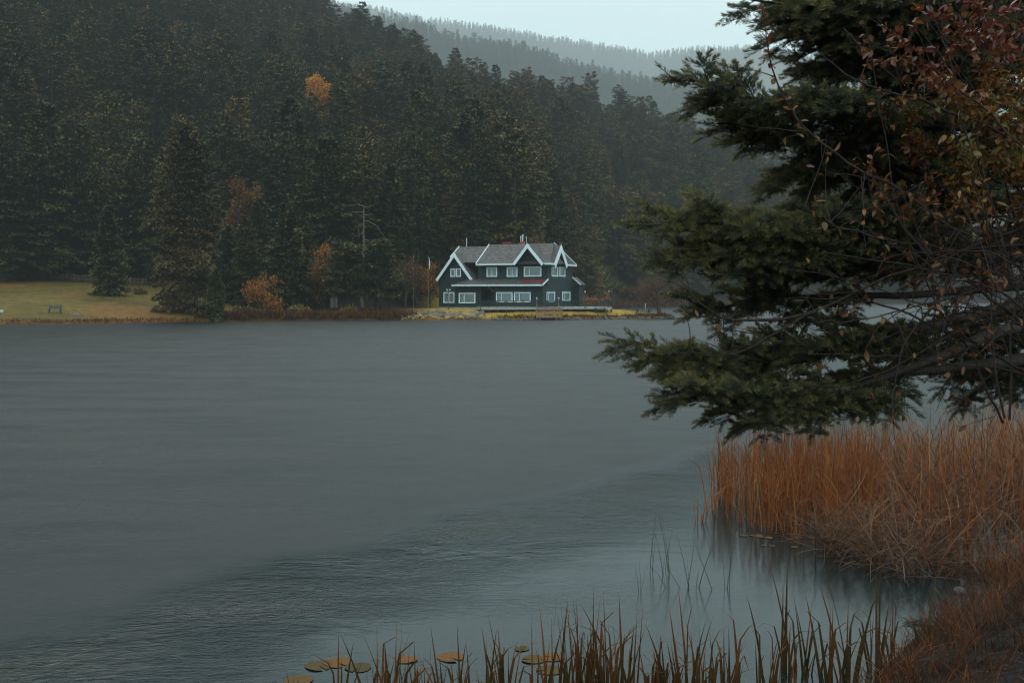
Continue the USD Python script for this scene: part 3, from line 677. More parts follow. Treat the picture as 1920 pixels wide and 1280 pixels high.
def broadleaf(name, x, y, H, R, leaf, n, size, label, seed, bark="bark_dark", spread=0.55, levels=4, n0=7, category="tree", trunk_r=None, first=0.25, up=0.5, twig_parts=("trunk", "leaves"), z=None, zleaf=0.0, squash=1.0):
    rng = np.random.default_rng(seed)
    segs, tips = branching(rng, (0, 0, -0.2), H, R, levels, spread, n0, trunk_r or H * 0.022, up, first)
    top = tips[:, 2].max(); rad = np.percentile(np.linalg.norm(tips[:, :2], axis=1), 95)
    S = np.array([R / rad, R / rad, H / top])
    base = np.array([x, y, hz(x, y) if z is None else z])
    t = thing(name, base, label=label, category=category)
    tr = MB()
    for pts, r in segs:
        tr.tube(pts * S + base, r, 5 if r[0] > 0.05 else 3)
    tr.build(twig_parts[0], bark, t, smooth=True)
    if n:
        lv = MB(); tp = tips * S
        tp = tp[tp[:, 2] > zleaf * H]
        leaf_cloud(lv, rng, tp + base, n, size, size * 0.9)
        lv.build(twig_parts[1], leaf, t)
    return t

for (ox, oy), (nm, px, py, h, R, leaf, n, size, lab, seed, kw, _) in zip(OPEN_AT, OPEN):
    broadleaf(nm, ox, oy, h, R, leaf, n, size, lab, seed, **kw)
def shore_xy(px, D):
    return (px - 960) / F * D, D
def px_tree(name, px, D, top_py, R, *a, **k):
    x, y = shore_xy(px, D); H = EYE + (HOR - top_py) / F * D - hz(x, y)
    return broadleaf(name, x, y, H, R, *a, **k)
px_tree("beech_tree", 443, 160, 328, 3.6, "leaves_russet", 5200, 0.42, "tall russet tree beside the broad brown fir", 68, zleaf=0.3)
px_tree("maple_bush", 492, 136, 512, 2.8, "leaves_orange", 1500, 0.26, "orange-leaved bush at the water's edge left of the pointed spruce", 69, category="bush", spread=0.6, first=0.05, n0=10)
px_tree("maple_bush", 606, 149, 452, 2.6, "leaves_orange", 2300, 0.30, "glowing orange bush half behind the low spreading pine", 70, category="bush", spread=0.6, first=0.15, n0=9)
px_tree("birch_tree", 760, 150, 470, 2.0, "leaves_russet", 500, 0.25, "thin bare russet tree left of the house's rocky bank", 71, spread=0.45)
px_tree("birch_tree", 783, 156, 480, 2.2, "leaves_russet", 700, 0.25, "thin bare russet tree nearest the house's left gable", 72, spread=0.45)
px_tree("maple_bush", 806, 158, 488, 2.0, "leaves_orange", 1100, 0.28, "orange-brown bush behind the house's left gable corner", 73, category="bush", first=0.1)
px_tree("maple_bush", 1100, 168, 546, 3.4, "leaves_orange", 1600, 0.28, "low rounded orange bush behind the terrace railing", 74, category="bush", first=0.05, n0=10, spread=0.65)
px_tree("hornbeam_tree", 1238, 151.5, 512, 4.3, "leaves_russet", 1100, 0.2, "round bare russet tree at the tip of the grassy spit", 75, bark="twig_russet", spread=0.62, levels=5, n0=9, first=0.28, trunk_r=0.42, up=0.3)
px_tree("maple_bush", 1010, 172, 420, 2.6, "leaves_russet", 900, 0.3, "brown bare tree behind the house ridge right of the chimney", 76, spread=0.5)

# dead tree
def dead_tree():
    rng = np.random.default_rng(81)
    x, y = shore_xy(678, 158); b = np.array([x, y, hz(x, y)])
    top = EYE + (HOR - 384) / F * y - b[2]
    t = thing("dead_tree", b, label="grey dead tree with broken drooping branches above the low pine", category="tree")
    tr = MB(); zz = np.linspace(-0.3, top, 9); wob = np.cumsum(rng.normal(0, 0.16, (9, 2)), 0)
    sp = np.stack([wob[:, 0] - 0.02 * zz, wob[:, 1], zz], -1)
    tr.tube(b + sp, np.linspace(0.32, 0.07, 9), 7); tr.build("trunk", "bark_dead", t, smooth=True)
    for i, (f, a, L, dr) in enumerate([(0.99, 3.0, 2.6, -0.1), (0.98, 0.2, 1.2, -0.3), (0.93, 3.3, 2.8, -0.5), (0.90, -0.3, 1.6, -0.2), (0.84, 0.1, 3.4, -0.95), (0.80, 2.6, 1.8, -0.7), (0.72, 3.3, 1.6, -0.9), (0.66, 0.4, 2.2, -1.0), (0.6, 2.9, 1.5, -0.8), (0.88, 2.0, 1.3, 0.1)]):
        m = MB(); o = np.array([np.interp(f * top, zz, sp[:, 0]), np.interp(f * top, zz, sp[:, 1]), f * top])
        pts = [o + np.array([math.cos(a) * L * q, math.sin(a) * L * q, L * (0.25 * q + dr * q * q)]) + rng.normal(0, 0.22, 3) * q for q in np.linspace(0, 1, 6)]
        m.tube(b + np.array(pts), np.linspace(0.10, 0.03, 6), 4)
        for q in (2, 3, 4):
            d = rng.normal(0, 0.4, 3); m.tube([b + pts[q], b + pts[q] + d * 0.7 + [0, 0, -0.25], b + pts[q] + d + [0, 0, -0.6]], [0.035, 0.02, 0.01], 3)
        m.build("branch", "bark_dead", t)
dead_tree()

# low scrub along the dark shore left of the house: brambles and dead stems
def scrub(name, label, pts, n, hgt, leaf, seed, size=0.2, category="scrub"):
    rng = np.random.default_rng(seed); m = MB()
    pts = np.array(pts); k = rng.integers(0, len(pts) - 1, n); q = rng.random(n)[:, None]
    c = pts[k] * (1 - q) + pts[k + 1] * q + rng.normal(0, 0.55, (n, 2))
    z, d = height(c[:, 0], c[:, 1]); ok = d > 0.05; c, z = c[ok], z[ok]; n = len(c)
    for s in range(3):
        dirn = rng.normal(0, 0.6, (n, 3)); dirn[:, 2] = 1.0; dirn /= np.linalg.norm(dirn, axis=1, keepdims=True)
        L = hgt * rng.uniform(0.4, 1.2, n)[:, None]; o = np.c_[c, z - 0.05] + np.c_[rng.normal(0, .12, (n, 2)), np.zeros(n)]
        sd = np.cross(dirn, rng.normal(0, 1, (n, 3))); sd /= np.linalg.norm(sd, axis=1, keepdims=True)
        w = size * 0.28
        tip = o + dirn * L + [0, 0, -0.0]
        v = np.stack([o - sd * w * .5, o + dirn * L * .6 + sd * w, tip + rng.normal(0, .1, (n, 3)), o + dirn * L * .5 - sd * w], 1).reshape(-1, 3)
        i = np.arange(n) * 4
        m.add(v, np.vstack([np.stack([i, i + 1, i + 2], -1), np.stack([i, i + 2, i + 3], -1)]), np.repeat(np.clip(rng.normal(0.35, 0.25, n), 0, 1), 4))
    return m.build(name, leaf, label=label, category=category, kind="stuff")
scrub("shore_scrub", "tangled dark brown scrub along the shore left of the house", [(-41, 131.5), (-37, 133.5), (-33, 135.5), (-27, 139), (-20, 140.6), (-14, 140.6)], 2600, 1.0, "leaves_russet", 91)
scrub("meadow_edge_grass", "rusty grass fringe along the meadow's waterline", [(-75, 114.6), (-61, 119.6), (-50, 124.6), (-40, 130.6)], 900, 0.28, "leaves_russet", 92, 0.12, "grass")
scrub("spit_edge_grass", "rust-brown grass fringe along the waterline of the grassy spit", [(-2, 140), (8, 141.7), (16, 145.2), (23.4, 149.4), (24.6, 153)], 1500, 0.40, "leaves_russet", 93, 0.14, "grass")
scrub("inlet_edge_scrub", "brown scrub line on the inlet's far bank under the conifers", [(14, 200), (21, 232), (29, 274), (60, 299), (110, 352)], 1500, 1.6, "leaves_russet", 94, 0.5)

scrub("inlet_undergrowth", "dark bushy undergrowth on the slope behind the terrace's right end", [(16, 246), (22, 262), (27, 282), (36, 300), (52, 312)], 1500, 3.4, "needles_far", 95, 0.7)
scrub("inlet_undergrowth", "dark undergrowth higher on the slope above the inlet", [(18, 264), (24, 280), (30, 298), (44, 316)], 1500, 3.6, "needles_far", 96, 0.7)
# ------------------------------------------------------------------ the house
TH = math.radians(24); CT, ST = math.cos(TH), math.sin(TH)
HO = np.array([57.5 / F * 147.5, 147.5, 1.72])
def HU(cx, v):
    k = (780 + cx / 4.8 - 960) / F
    return (k * (HO[1] + CT * v) - HO[0] - ST * v) / (CT + k * ST)
def HV(cx, u):
    k = (780 + cx / 4.8 - 960) / F
    return (k * (HO[1] - ST * u) - HO[0] - CT * u) / (ST - k * CT)
def HW(cy, u, v):
    return EYE + (HOR - (420 + cy / 4.8)) / F * (HO[1] - ST * u + CT * v) - HO[2]

house = thing("lake_house", HO, -24.0, "dark green two-storey gabled house with white trim by the lake", "house")
house.loc = np.zeros(3)      # parts are given in the house's own metres
VF = 2.0                     # the upper front stands back behind the lean-to roof
TH_W = 0.22

def wall(poly, holes, axis, at, name="wall", th=TH_W, material="green_shingles", label=None):
    """poly in (along, up); axis 'u' = front wall at depth v=at (thickness going back), 'v' = side wall at u=at (thickness going inwards)."""
    p = Polygon(poly, [[(a, c), (b, c), (b, d), (a, d)] for a, b, c, d in holes])
    m = trimesh.creation.extrude_polygon(p, th, engine="earcut")
    v = np.array(m.vertices)
    if axis == "u":
        w = np.c_[v[:, 0], at + th - v[:, 2], v[:, 1]]; f = m.faces
        # (x, z) -> mirrored depth keeps orientation outward
        q = MB(); q.add(w, f)
    else:
        w = np.c_[at - th + v[:, 2], v[:, 0], v[:, 1]]; q = MB(); q.add(w, m.faces)
    return q.build(name, material, house, label=label)

def window(a, b, c, d, axis, at, split=None, blind=True, fr=0.13):
    """A white framed window filling the hole a..b x c..d."""
    def X(al0, al1, de0, de1, z0, z1, mb):
        if axis == "u":
            mb.box(al0, al1, at + de0, at + de1, z0, z1)
        else:
            mb.box(at - de1, at - de0, al0, al1, z0, z1)
    m = MB()
    X(a - .04, b + .04, -0.06, 0.12, d - fr, d + .04, m); X(a - .04, b + .04, -0.09, 0.12, c - .04, c + fr, m)
    X(a - .04, a + fr, -0.055, 0.12, c + fr, d - fr, m); X(b - fr, b + .04, -0.055, 0.12, c + fr, d - fr, m)
    if split:
        s = a + (b - a) * split; X(s - .05, s + .05, -0.03, 0.10, c + fr, d - fr, m)
    w = m.build("window", "trim_white", house)
    parts = [(a + fr, b - fr)] if not split else [(a + fr, s - .05), (s + .05, b - fr)]
    for i, (p0, p1) in enumerate(parts):
        g = MB(); z0, z1 = c + fr, d - fr
        g.add([(p0, at + .035, z0), (p1, at + .035, z0), (p1, at + .035, z1), (p0, at + .035, z1)] if axis == "u" else [(at - .035, p0, z0), (at - .035, p1, z0), (at - .035, p1, z1), (at - .035, p0, z1)], [[0, 1, 2, 3]]); g.build("pane", "window_glass", w)
    if blind:
        g = MB(); n = 6; hh = (d - c - 2 * fr) / n
        for k in range(n):
            X((a + fr), (b - fr), 0.135 + 0.012 * (k % 2), 0.155 + 0.012 * (k % 2), c + fr + k * hh, c + fr + (k + 1) * hh - 0.012, g)
        g.build("blind", "blind", w)

def front_hole(cx0, cx1, cy0, cy1, v):
    a, b = HU(cx0, v), HU(cx1, v); mid = (a + b) / 2
    return a, b, HW(cy1, mid, v), HW(cy0, mid, v)
def side_hole(cx0, cx1, cy0, cy1, u):
    a, b = HV(cx0, u), HV(cx1, u); mid = (a + b) / 2
    return a, b, HW(cy1, u, mid), HW(cy0, u, mid)

SIDE_U = 0.0
V_BACK = HV(1408, 0.0)
EAVE_Z = HW(356, HU(860, 1.5), 1.5)
RIDGE_V = 6.4
RIDGE_Z = HW(180, HU(900, RIDGE_V), RIDGE_V)
LOW_TOP = HW(556, -6, 0.0)
u_580 = HU(583, 0); u_345 = HU(347, 0); u_700 = HU(700, 0)
UL = HU(570, VF)
# lower front, right of the recess
h1 = [front_hole(723, 868, 615, 700, 0), front_hole(885, 1031, 615, 702, 0)]
wall([(u_700, -0.1), (0, -0.1), (0, LOW_TOP), (u_700, LOW_TOP)], h1, "u", 0.0)
for h in h1:
    window(*h, "u", 0.0, 0.32)
# lower front, room left of the recess
h2 = [front_hole(388, 533, 621, 711, 0)]
wall([(u_345, -0.1), (u_580, -0.1), (u_580, LOW_TOP), (u_345, LOW_TOP)], h2, "u", 0.0)
window(*h2[0], "u", 0.0, 0.32)
wall([(0.22, -0.1), (VF + 0.3, -0.1), (VF + 0.3, LOW_TOP), (0.22, LOW_TOP)], [], "v", u_580)
q = MB(); q.box(u_700, u_700 + .2, 0.222, VF, -0.1, LOW_TOP); q.build("wall", "green_shingles", house)
q = MB(); q.box(u_345, u_345 + .2, 0.222, VF, -0.1, LOW_TOP); q.build("wall", "green_shingles", house)
# recessed entrance
q = MB(); q.box(u_580, u_700, VF, VF + .2, -0.1, LOW_TOP); q.build("wall", "green_shingles", house)
dd = MB(); um = (u_580 + u_700) / 2
dd.box(um - 0.5, um + 0.5, VF - .06, VF, 0.0, 2.1); dr = dd.build("door", "dark_room", house)
kn = MB(); s_ = trimesh.creation.icosphere(1, 0.05); s_.apply_translation((um + .38, VF - .1, 1.0)); kn.mesh(s_); kn.build("handle", "steel", dr)
br = MB(); br.beam((u_700 - 0.1, 0.1, LOW_TOP - 0.9), (u_700 - 0.9, 0.1, LOW_TOP - 0.1), 0.12, 0.12); br.beam((u_580 + 0.15, 0.1, -0.1), (u_580 + 0.15, 0.1, LOW_TOP), .14, .14); br.build("bracket", "jetty_wood", house)
# left wing: gable facing the lake, standing back at VF
uA, uB = HU(207, VF), HU(565, VF)
ap_u = HU(345, VF - 0.35); ap_w = HW(262, ap_u, VF)
el_u, el_w = HU(178, VF - 0.35), HW(505, HU(178, VF), VF)
er_u, er_w = HU(512, VF - 0.35), HW(500, HU(505, VF), VF)
def on_line(u, a, b):
    return a[1] + (b[1] - a[1]) * (u - a[0]) / (b[0] - a[0])
LW = (el_u, el_w); AP = (ap_u, ap_w); RW = (er_u, er_w)
wl = on_line(uA, LW, AP) - 0.22
h3 = [front_hole(312, 353, 403, 472, VF), front_hole(363, 404, 403, 472, VF), front_hole(250, 345, 615, 708, VF)]
wall([(uA, -0.1), (uB, -0.1), (uB, on_line(er_u, LW, AP) * 0 + er_w - 0.25), (er_u, er_w - 0.25), (ap_u, ap_w - 0.3), (uA, wl)], h3, "u", VF, label="dark green gable wall of the left wing")
window(*h3[0], "u", VF, None, fr=0.12); window(*h3[1], "u", VF, None, fr=0.12); window(*h3[2], "u", VF, 0.5)
V_WB = VF + 7.4
q = MB(); q.box(uA, uA + .2, VF + .222, V_WB, -0.1, wl - 0.1); q.build("wall", "green_shingles", house)
q = MB(); q.box(uA + .202, UL, V_WB - .2, V_WB, -0.1, EAVE_Z - 1.0); q.build("wall", "green_shingles", house)
# wing roof: two slopes
r = MB()
r.slab([(el_u, VF - .4, el_w), (ap_u, VF - .4, ap_w), (ap_u, V_WB, ap_w), (el_u, V_WB, el_w)], 0.14)
r.build("roof", "roof_shingles", house, label="left slope of the wing roof")
r = MB()
r.slab([(er_u + 0.5, VF - .4, er_w - 0.75 * (ap_w - er_w) / (er_u - ap_u) * 0.5), (ap_u, VF - .4, ap_w), (ap_u, V_WB, ap_w), (er_u + 0.5, V_WB, er_w - 0.75 * (ap_w - er_w) / (er_u - ap_u) * 0.5)], 0.14)
r.build("roof", "roof_shingles", house, label="right slope of the wing roof")
def barge(a, b, v, wd=0.42, th=0.10):
    """White board along a sloping gable edge, a and b as (u, w) of the roof's edge."""
    a = np.array(a); b = np.array(b); d = (b - a) / np.linalg.norm(b - a)
    n = np.array([-d[1], d[0]]); n = n if n[1] < 0 else -n
    p = [a, b, b + n * wd, a + n * wd]
    m = MB(); vv = [(x[0], v, x[1] + .03) for x in p] + [(x[0], v + th, x[1] + .03) for x in p]
    m.add(vv, [[0, 1, 2, 3], [7, 6, 5, 4], [0, 4, 5, 1], [1, 5, 6, 2], [2, 6, 7, 3], [3, 7, 4, 0]])
    m.build("bargeboard", "trim_white", house)
barge(LW, AP, VF - .51); barge(AP, RW, VF - .512)

# upper storey front wall, with the middle gable
g_ap_u = HU(1005, VF - 0.9); g_ap_w = HW(178, g_ap_u, VF - .9)
gl_u, gl_w = HU(872, VF - .9), HW(358, HU(872, VF), VF - .9); gr_u, gr_w = HU(1152, VF - .9), HW(360, HU(1152, VF), VF - .9)
h4 = [front_hole(638, 729, 390, 473, VF), front_hole(820, 912, 390, 472, VF)]
VG = VF
h5 = [front_hole(974, 1127, 386, 470, VG)]
wall([(UL, LOW_TOP - 0.2), (0.0, LOW_TOP - 0.2), (0.0, EAVE_Z - 0.1), (gr_u - 0.25, EAVE_Z - .1), (g_ap_u, g_ap_w - 0.35), (gl_u + .3, EAVE_Z - 0.1), (UL, EAVE_Z - 0.1)], h4 + h5, "u", VF, label="dark green upper front wall with the middle gable")
for h in h4:
    window(*h, "u", VF, 0.5)
window(*h5[0], "u", VG, 0.32)
# side wall (right), lower and upper, with the small gable
sl = [side_hole(1175, 1248, 613, 696, 0.0), side_hole(1314, 1386, 612, 692, 0.0)]
su = [side_hole(1220, 1275, 389, 470, 0.0), side_hole(1285, 1340, 389, 470, 0.0)]
sg_u = 0.55
sa_v = HV(1305, sg_u); sa_w = HW(190, sg_u, sa_v); s0_v, s0_w = HV(1240, sg_u), HW(363, sg_u, HV(1240, sg_u)); s1_v, s1_w = HV(1363, sg_u), HW(372, sg_u, HV(1363, sg_u))
wall([(VG + .222, LOW_TOP), (V_BACK - .5, LOW_TOP), (V_BACK - .5, EAVE_Z - 0.1), (s1_v - .2, EAVE_Z - .1), (sa_v, sa_w - 0.5), (s0_v + .2, EAVE_Z - .1), (VG + .222, EAVE_Z - .1)], su, "v", 0.0, label="dark green upper wall of the house's right side")
wall([(0.222, -0.1), (V_BACK, -0.1), (V_BACK, LOW_TOP - 0.002), (0.222, LOW_TOP - .002)], sl, "v", 0.0, label="dark green lower wall of the house's right side")
for h in sl:
    window(*h, "v", 0.0, 0.25)
for h in su:
    window(*h, "v", 0.0, 0.3)
q = MB(); q.box(UL, -.222, V_BACK - .2, V_BACK, -0.1, EAVE_Z - .1); q.build("wall", "green_shingles", house)
q = MB(); q.box(UL - 0.2, UL, VF, V_BACK - .2, LOW_TOP - .2, EAVE_Z - .1); q.build("wall", "green_shingles", house)
# main roof: front slope, back slope, right hip
EV = 1.4; EB = V_BACK + 0.3
ue = HU(540, EV); ur = HU(662, RIDGE_V); ur2 = -0.75
e_c = 0.55
r = MB(); r.slab([(ue, EV, EAVE_Z), (e_c, EV, EAVE_Z), (ur2, RIDGE_V, RIDGE_Z), (ur, RIDGE_V, RIDGE_Z)], 0.16)
r.build("roof", "roof_shingles", house, label="wide front slope of the main roof")
r = MB(); r.slab([(ue, EB, EAVE_Z), (e_c, EB, EAVE_Z), (ur2, RIDGE_V, RIDGE_Z), (ur, RIDGE_V, RIDGE_Z)], 0.16); r.build("roof", "roof_shingles", house)
r = MB(); r.slab([(e_c, EV, EAVE_Z), (e_c, EB, EAVE_Z), (ur2, RIDGE_V, RIDGE_Z)], 0.16); r.build("roof", "roof_shingles", house, label="steep hipped right end of the main roof")
# the part of the roof left of it, a little lower
ux = HU(397, RIDGE_V + .2); uz = RIDGE_Z + 0.05
sl_f = (EAVE_Z - RIDGE_Z) / (EV - RIDGE_V)
r = MB()
r.slab([(ux - .2, EV + 0.9, uz - .3 + (EV + 0.9 - RIDGE_V) * sl_f), (ue + 2.4, EV + .9, uz - .3 + (EV + .9 - RIDGE_V) * sl_f), (ue + 3.0, RIDGE_V, uz - .3), (ux, RIDGE_V, uz - .3)], 0.14)
r.slab([(ux, RIDGE_V, uz - .3), (ue + 3, RIDGE_V, uz - .3), (ue + 3, EB, EAVE_Z - .2), (ux, EB, EAVE_Z - .2)], 0.14)
r.build("roof", "roof_shingles", house, label="left end of the main roof behind the wing")
# gable roofs
r = MB(); r.slab([(gl_u, VF - .95, gl_w), (g_ap_u, VF - .95, g_ap_w), (g_ap_u, RIDGE_V + .3, g_ap_w), (gl_u, RIDGE_V - .2, gl_w)], 0.12); r.build("roof", "roof_shingles", house)
r = MB(); r.slab([(gr_u, VF - .95, gr_w), (g_ap_u, VF - .95, g_ap_w), (g_ap_u, RIDGE_V + .3, g_ap_w), (gr_u, RIDGE_V - .2, gr_w)], 0.12); r.build("roof", "roof_shingles", house, label="right slope of the middle gable")
barge((gl_u, gl_w), (g_ap_u, g_ap_w), VF - 1.06, 0.44); barge((g_ap_u, g_ap_w), (gr_u, gr_w), VF - 1.062, 0.44)
r = MB(); r.slab([(sg_u, s0_v, s0_w), (sg_u, sa_v, sa_w), (-2.5, sa_v, sa_w), (-2.5, s0_v, s0_w)], 0.12); r.build("roof", "roof_shingles", house)
r = MB(); r.slab([(sg_u, s1_v, s1_w), (sg_u, sa_v, sa_w), (-2.5, sa_v, sa_w), (-2.5, s1_v, s1_w)], 0.12); r.build("roof", "roof_shingles", house)
def side_barge(a, b, u, wd=0.4):
    a = np.array(a); b = np.array(b); d = (b - a) / np.linalg.norm(b - a); n = np.array([-d[1], d[0]]); n = n if n[1] < 0 else -n
    wd2 = wd; p = [a, b, b + n * wd2, a + n * wd2]
    m = MB(); m.add([(u, x[0], x[1] + .03) for x in p] + [(u + .1, x[0], x[1] + .03) for x in p], [[3, 2, 1, 0], [4, 5, 6, 7], [0, 1, 5, 4], [1, 2, 6, 5], [2, 3, 7, 6], [3, 0, 4, 7]])
    m.build("bargeboard", "trim_white", house)
side_barge((s0_v, s0_w), (sa_v, sa_w), sg_u + .01, 0.75); side_barge((sa_v, sa_w), (s1_v, s1_w), sg_u + .012, 0.75)
# eaves and verges
def board(a, b, w=0.09, h=0.24):
    m = MB(); m.beam(a, b, w, h); m.build("eaves_board", "trim_white", house)
board((ue, EV - .05, EAVE_Z - .10), (gl_u + .15, EV - .05, EAVE_Z - .10))
board((gr_u - .1, EV - .055, EAVE_Z - .10), (e_c + .05, EV - .055, EAVE_Z - .10))
board((e_c + .05, EV, EAVE_Z - .10), (e_c + .05, s0_v + .1, EAVE_Z - .10)); board((e_c + .05, s1_v - .1, EAVE_Z - .10), (e_c + .05, EB, EAVE_Z - .10))
board((ue - .05, EV, EAVE_Z + .02), (ur - .05, RIDGE_V, RIDGE_Z + .02), 0.12, 0.16)
board((ux - .25, EV + 2.2, uz - .25 + (EV + 2.2 - RIDGE_V) * sl_f), (ux - .05, RIDGE_V, uz - .25), 0.12, 0.16)
board((e_c + .06, EB, EAVE_Z), (ur2 + .06, RIDGE_V, RIDGE_Z + .04), 0.12, 0.14)
# lean-to roof along the front
LE = -0.55; le_w = HW(547, -5, LE); lt_w = HW(482, -5, VF)
ul0 = HU(322, LE); ul1 = HU(1140, LE)
r = MB(); r.slab([(ul0, LE, le_w), (ul1, LE, le_w), (ul1, VF - .46, lt_w - .25), (HU(470, VF), VF - .46, lt_w - .25)], 0.14); lt = r.build("lean_to_roof", "roof_lower", house)
r = MB()
uq0, uq1 = HU(938, 0.6), HU(1166, 0.6)
kq = (lt_w - .25 - le_w) / (VF - .46 - LE)
r.slab([(uq0 + .1, 0.35, le_w + kq * (0.35 - LE) + .03), (min(uq1, ul1 - .15), 0.35, le_w + kq * (.35 - LE) + .03), (min(uq1, ul1 - .15), 1.45, le_w + kq * (1.45 - LE) + .03), (uq0 - .1, 1.45, le_w + kq * (1.45 - LE) + .03)], 0.025)
r.build("red_patch", "red_roofing", lt)
board((ul0, LE - .05, le_w - .06), (ul1, LE - .05, le_w - .06), 0.09, 0.22)
board((ul1 + .05, LE - .05, le_w - .02), (ul1 + .05, VF - .46, lt_w - .27), 0.10, 0.22)
# lean-to on the right side, far end
bv0, bv1 = HV(1396, 0.05), HV(1472, 1.2)
a0 = (0.03, V_BACK - .1, HW(476, 0, V_BACK)); a1 = (1.5, V_BACK + .1, HW(545, 1.5, V_BACK))
r = MB(); r.slab([(0.01, V_BACK - .1, a0[2]), (1.5, V_BACK - .1, a1[2]), (1.5, V_BACK + 2.2, a1[2]), (0.01, V_BACK + 2.2, a0[2])], 0.12); r.build("side_lean_to", "roof_lower", house)
board((0.0, V_BACK - .16, a0[2] - .02), (1.52, V_BACK - .16, a1[2] - .02), 0.1, 0.2)
q = MB(); q.box(0.02, 1.1, V_BACK + .1, V_BACK + 2.0, -0.1, a1[2]); q.build("wall", "green_shingles", house)
# foundation
q = MB(); q.box(uA - .03, u_580, VF - .05, V_BACK, -1.2, -0.102); q.box(u_345 - .05, u_580 + .05, -.05, VF - .052, -1.2, -.102); q.box(u_580 + .052, 0.03, -.05, V_BACK, -1.2, -.104); q.build("foundation", "concrete", house)
# chimneys
c0 = HU(815, RIDGE_V + 1); q = MB(); q.box(c0 - .5, c0 + .5, RIDGE_V + .6, RIDGE_V + 1.3, RIDGE_Z - .8, RIDGE_Z + .18); ch = q.build("chimney", "soot_brick", house)
q = MB(); q.box(c0 - .62, c0 + .62, RIDGE_V + .5, RIDGE_V + 1.4, RIDGE_Z + .2, RIDGE_Z + .36); q.build("cap", "red_paint", ch)
c1 = HU(963, RIDGE_V + 1.5); q = MB(); q.box(c1 - .32, c1 + .32, RIDGE_V + 1.0, RIDGE_V + 1.6, RIDGE_Z - .8, RIDGE_Z + .42); ch = q.build("chimney", "red_paint", house)
for dx, h, rr in ((-.30, 1.25, .09), (0.03, 1.5, .10), (0.66, 1.15, .06)):
    q = MB(); q.tube([(c1 + dx, RIDGE_V + 1.3, RIDGE_Z - .2), (c1 + dx, RIDGE_V + 1.3, RIDGE_Z + h)], rr, 8); q.tube([(c1 + dx, RIDGE_V + 1.3, RIDGE_Z + h - .35), (c1 + dx, RIDGE_V + 1.3, RIDGE_Z + h + .06)], rr * 1.35, 8); q.build("flue_pipe", "steel", ch)
c2 = HU(456, RIDGE_V + 1); q = MB(); q.tube([(c2, RIDGE_V + 1, RIDGE_Z - .6), (c2, RIDGE_V + 1, RIDGE_Z + 1.25)], .07, 8); q.build("flue_pipe", "steel", house)

# ------------------------------------------------------------------ terrace with railing
ta, tb = np.array([*shore_xy(902, 143.4)]), np.array([*shore_xy(1147, 149.0)])
terr = thing("terrace", (ta[0], ta[1], 1.2), label="raised terrace with dark railing along the front and right of the house", category="terrace")
td = (tb - ta) / np.linalg.norm(tb - ta); tn = np.array([-td[1], td[0]]); TL = np.linalg.norm(tb - ta)
def tp(s, d, z):
    q = ta + td * s + tn * d; return np.array([q[0], q[1], z])
m = MB()
m.slab([tp(0, 0, 1.72), tp(TL, 0, 1.72), tp(TL, 9.5, 1.72), tp(12.2, 9.0, 1.72), tp(0, 3.4, 1.72)], 0.12); m.build("floor", "concrete", terr)
m = MB(); m.beam(tp(0, -.05, 1.54), tp(TL, -.05, 1.54), .08, .30); m.build("fascia", "concrete", terr)
m = MB(); m.beam(tp(TL + .05, 0, 1.54), tp(TL + .05, 9.5, 1.54), .08, .30); m.build("fascia", "concrete", terr)
np_ = 17
for k in range(np_):
    s = TL * k / (np_ - 1); m = MB(); m.beam(tp(s, .08, 1.0), tp(s, .08, 2.66), .12, .12, up=(0, 1, 0)); m.build("post", "iron_dark", terr)
    m = MB(); m.beam(tp(s, .3, 0.6), tp(s, .3, 1.58), .16, .16, up=(0, 1, 0)); m.build("stilt", "bench_wood", terr)
for zz in (2.64, 1.86):
    m = MB(); m.beam(tp(-.05, .08, zz), tp(TL + .05, .08, zz), .10, .09); m.build("rail", "iron_dark", terr)
for k in range(np_ - 1):
    s0, s1 = TL * k / (np_ - 1), TL * (k + 1) / (np_ - 1); m = MB()
    m.beam(tp(s0 + .06, .08, 1.9), tp(s1 - .06, .08, 2.6), .06, .06); m.beam(tp(s0 + .06, .085, 2.6), tp(s1 - .06, .085, 1.9), .06, .06)
    for j in range(1, 5):
        s = s0 + (s1 - s0) * j / 5; m.beam(tp(s, .075, 1.9), tp(s, .075, 2.6), .045, .045, up=(0, 1, 0))
    m.build("railing_panel", "iron_dark", terr)
m = MB()
for d_ in np.linspace(0, 9.5, 7):
    m.beam(tp(TL, d_, 1.0), tp(TL, d_, 2.66), .1, .1, up=(0, 1, 0))
for zz in (2.64, 2.25, 1.86):
    m.beam(tp(TL, 0, zz), tp(TL, 9.5, zz), .08, .08)
m.build("side_railing", "iron_dark", terr)

def lamp_post(px, D, top_py, label, r=0.13, pole="iron_dark", zbase=None):
    x, y = shore_xy(px, D); z0 = hz(x, y) if zbase is None else zbase; zt = EYE + (HOR - top_py) / F * D
    t = thing("lamp_post", (x, y, z0), label=label, category="lamp post", group="small lamp posts round the house")
    m = MB(); m.tube([(x, y, z0 - .2), (x, y, z0 + .4), (x, y, z0 + .41), (x, y, zt - r)], [.09, .08, .045, .04], 8); m.build("pole", pole, t)
    s = trimesh.creation.icosphere(2, r); s.apply_translation((x, y, zt)); m = MB(); m.mesh(s); m.build("globe", "lamp_glass", t, smooth=True)
    m = MB(); m.tube([(x, y, zt + r * .8), (x, y, zt + r * 1.15), (x, y, zt + r * 1.5)], [r * .8, r * .6, .01], 8); m.build("cap", "iron_dark", t)
lamp_post(1006.5, 143.5, 559.5, "globe lamp post on the terrace edge at the jetty's left corner", pole="bark_pale", zbase=1.72)
lamp_post(1047.5, 144.6, 559, "globe lamp post on the terrace edge at the jetty's right corner", pole="bark_pale", zbase=1.72)
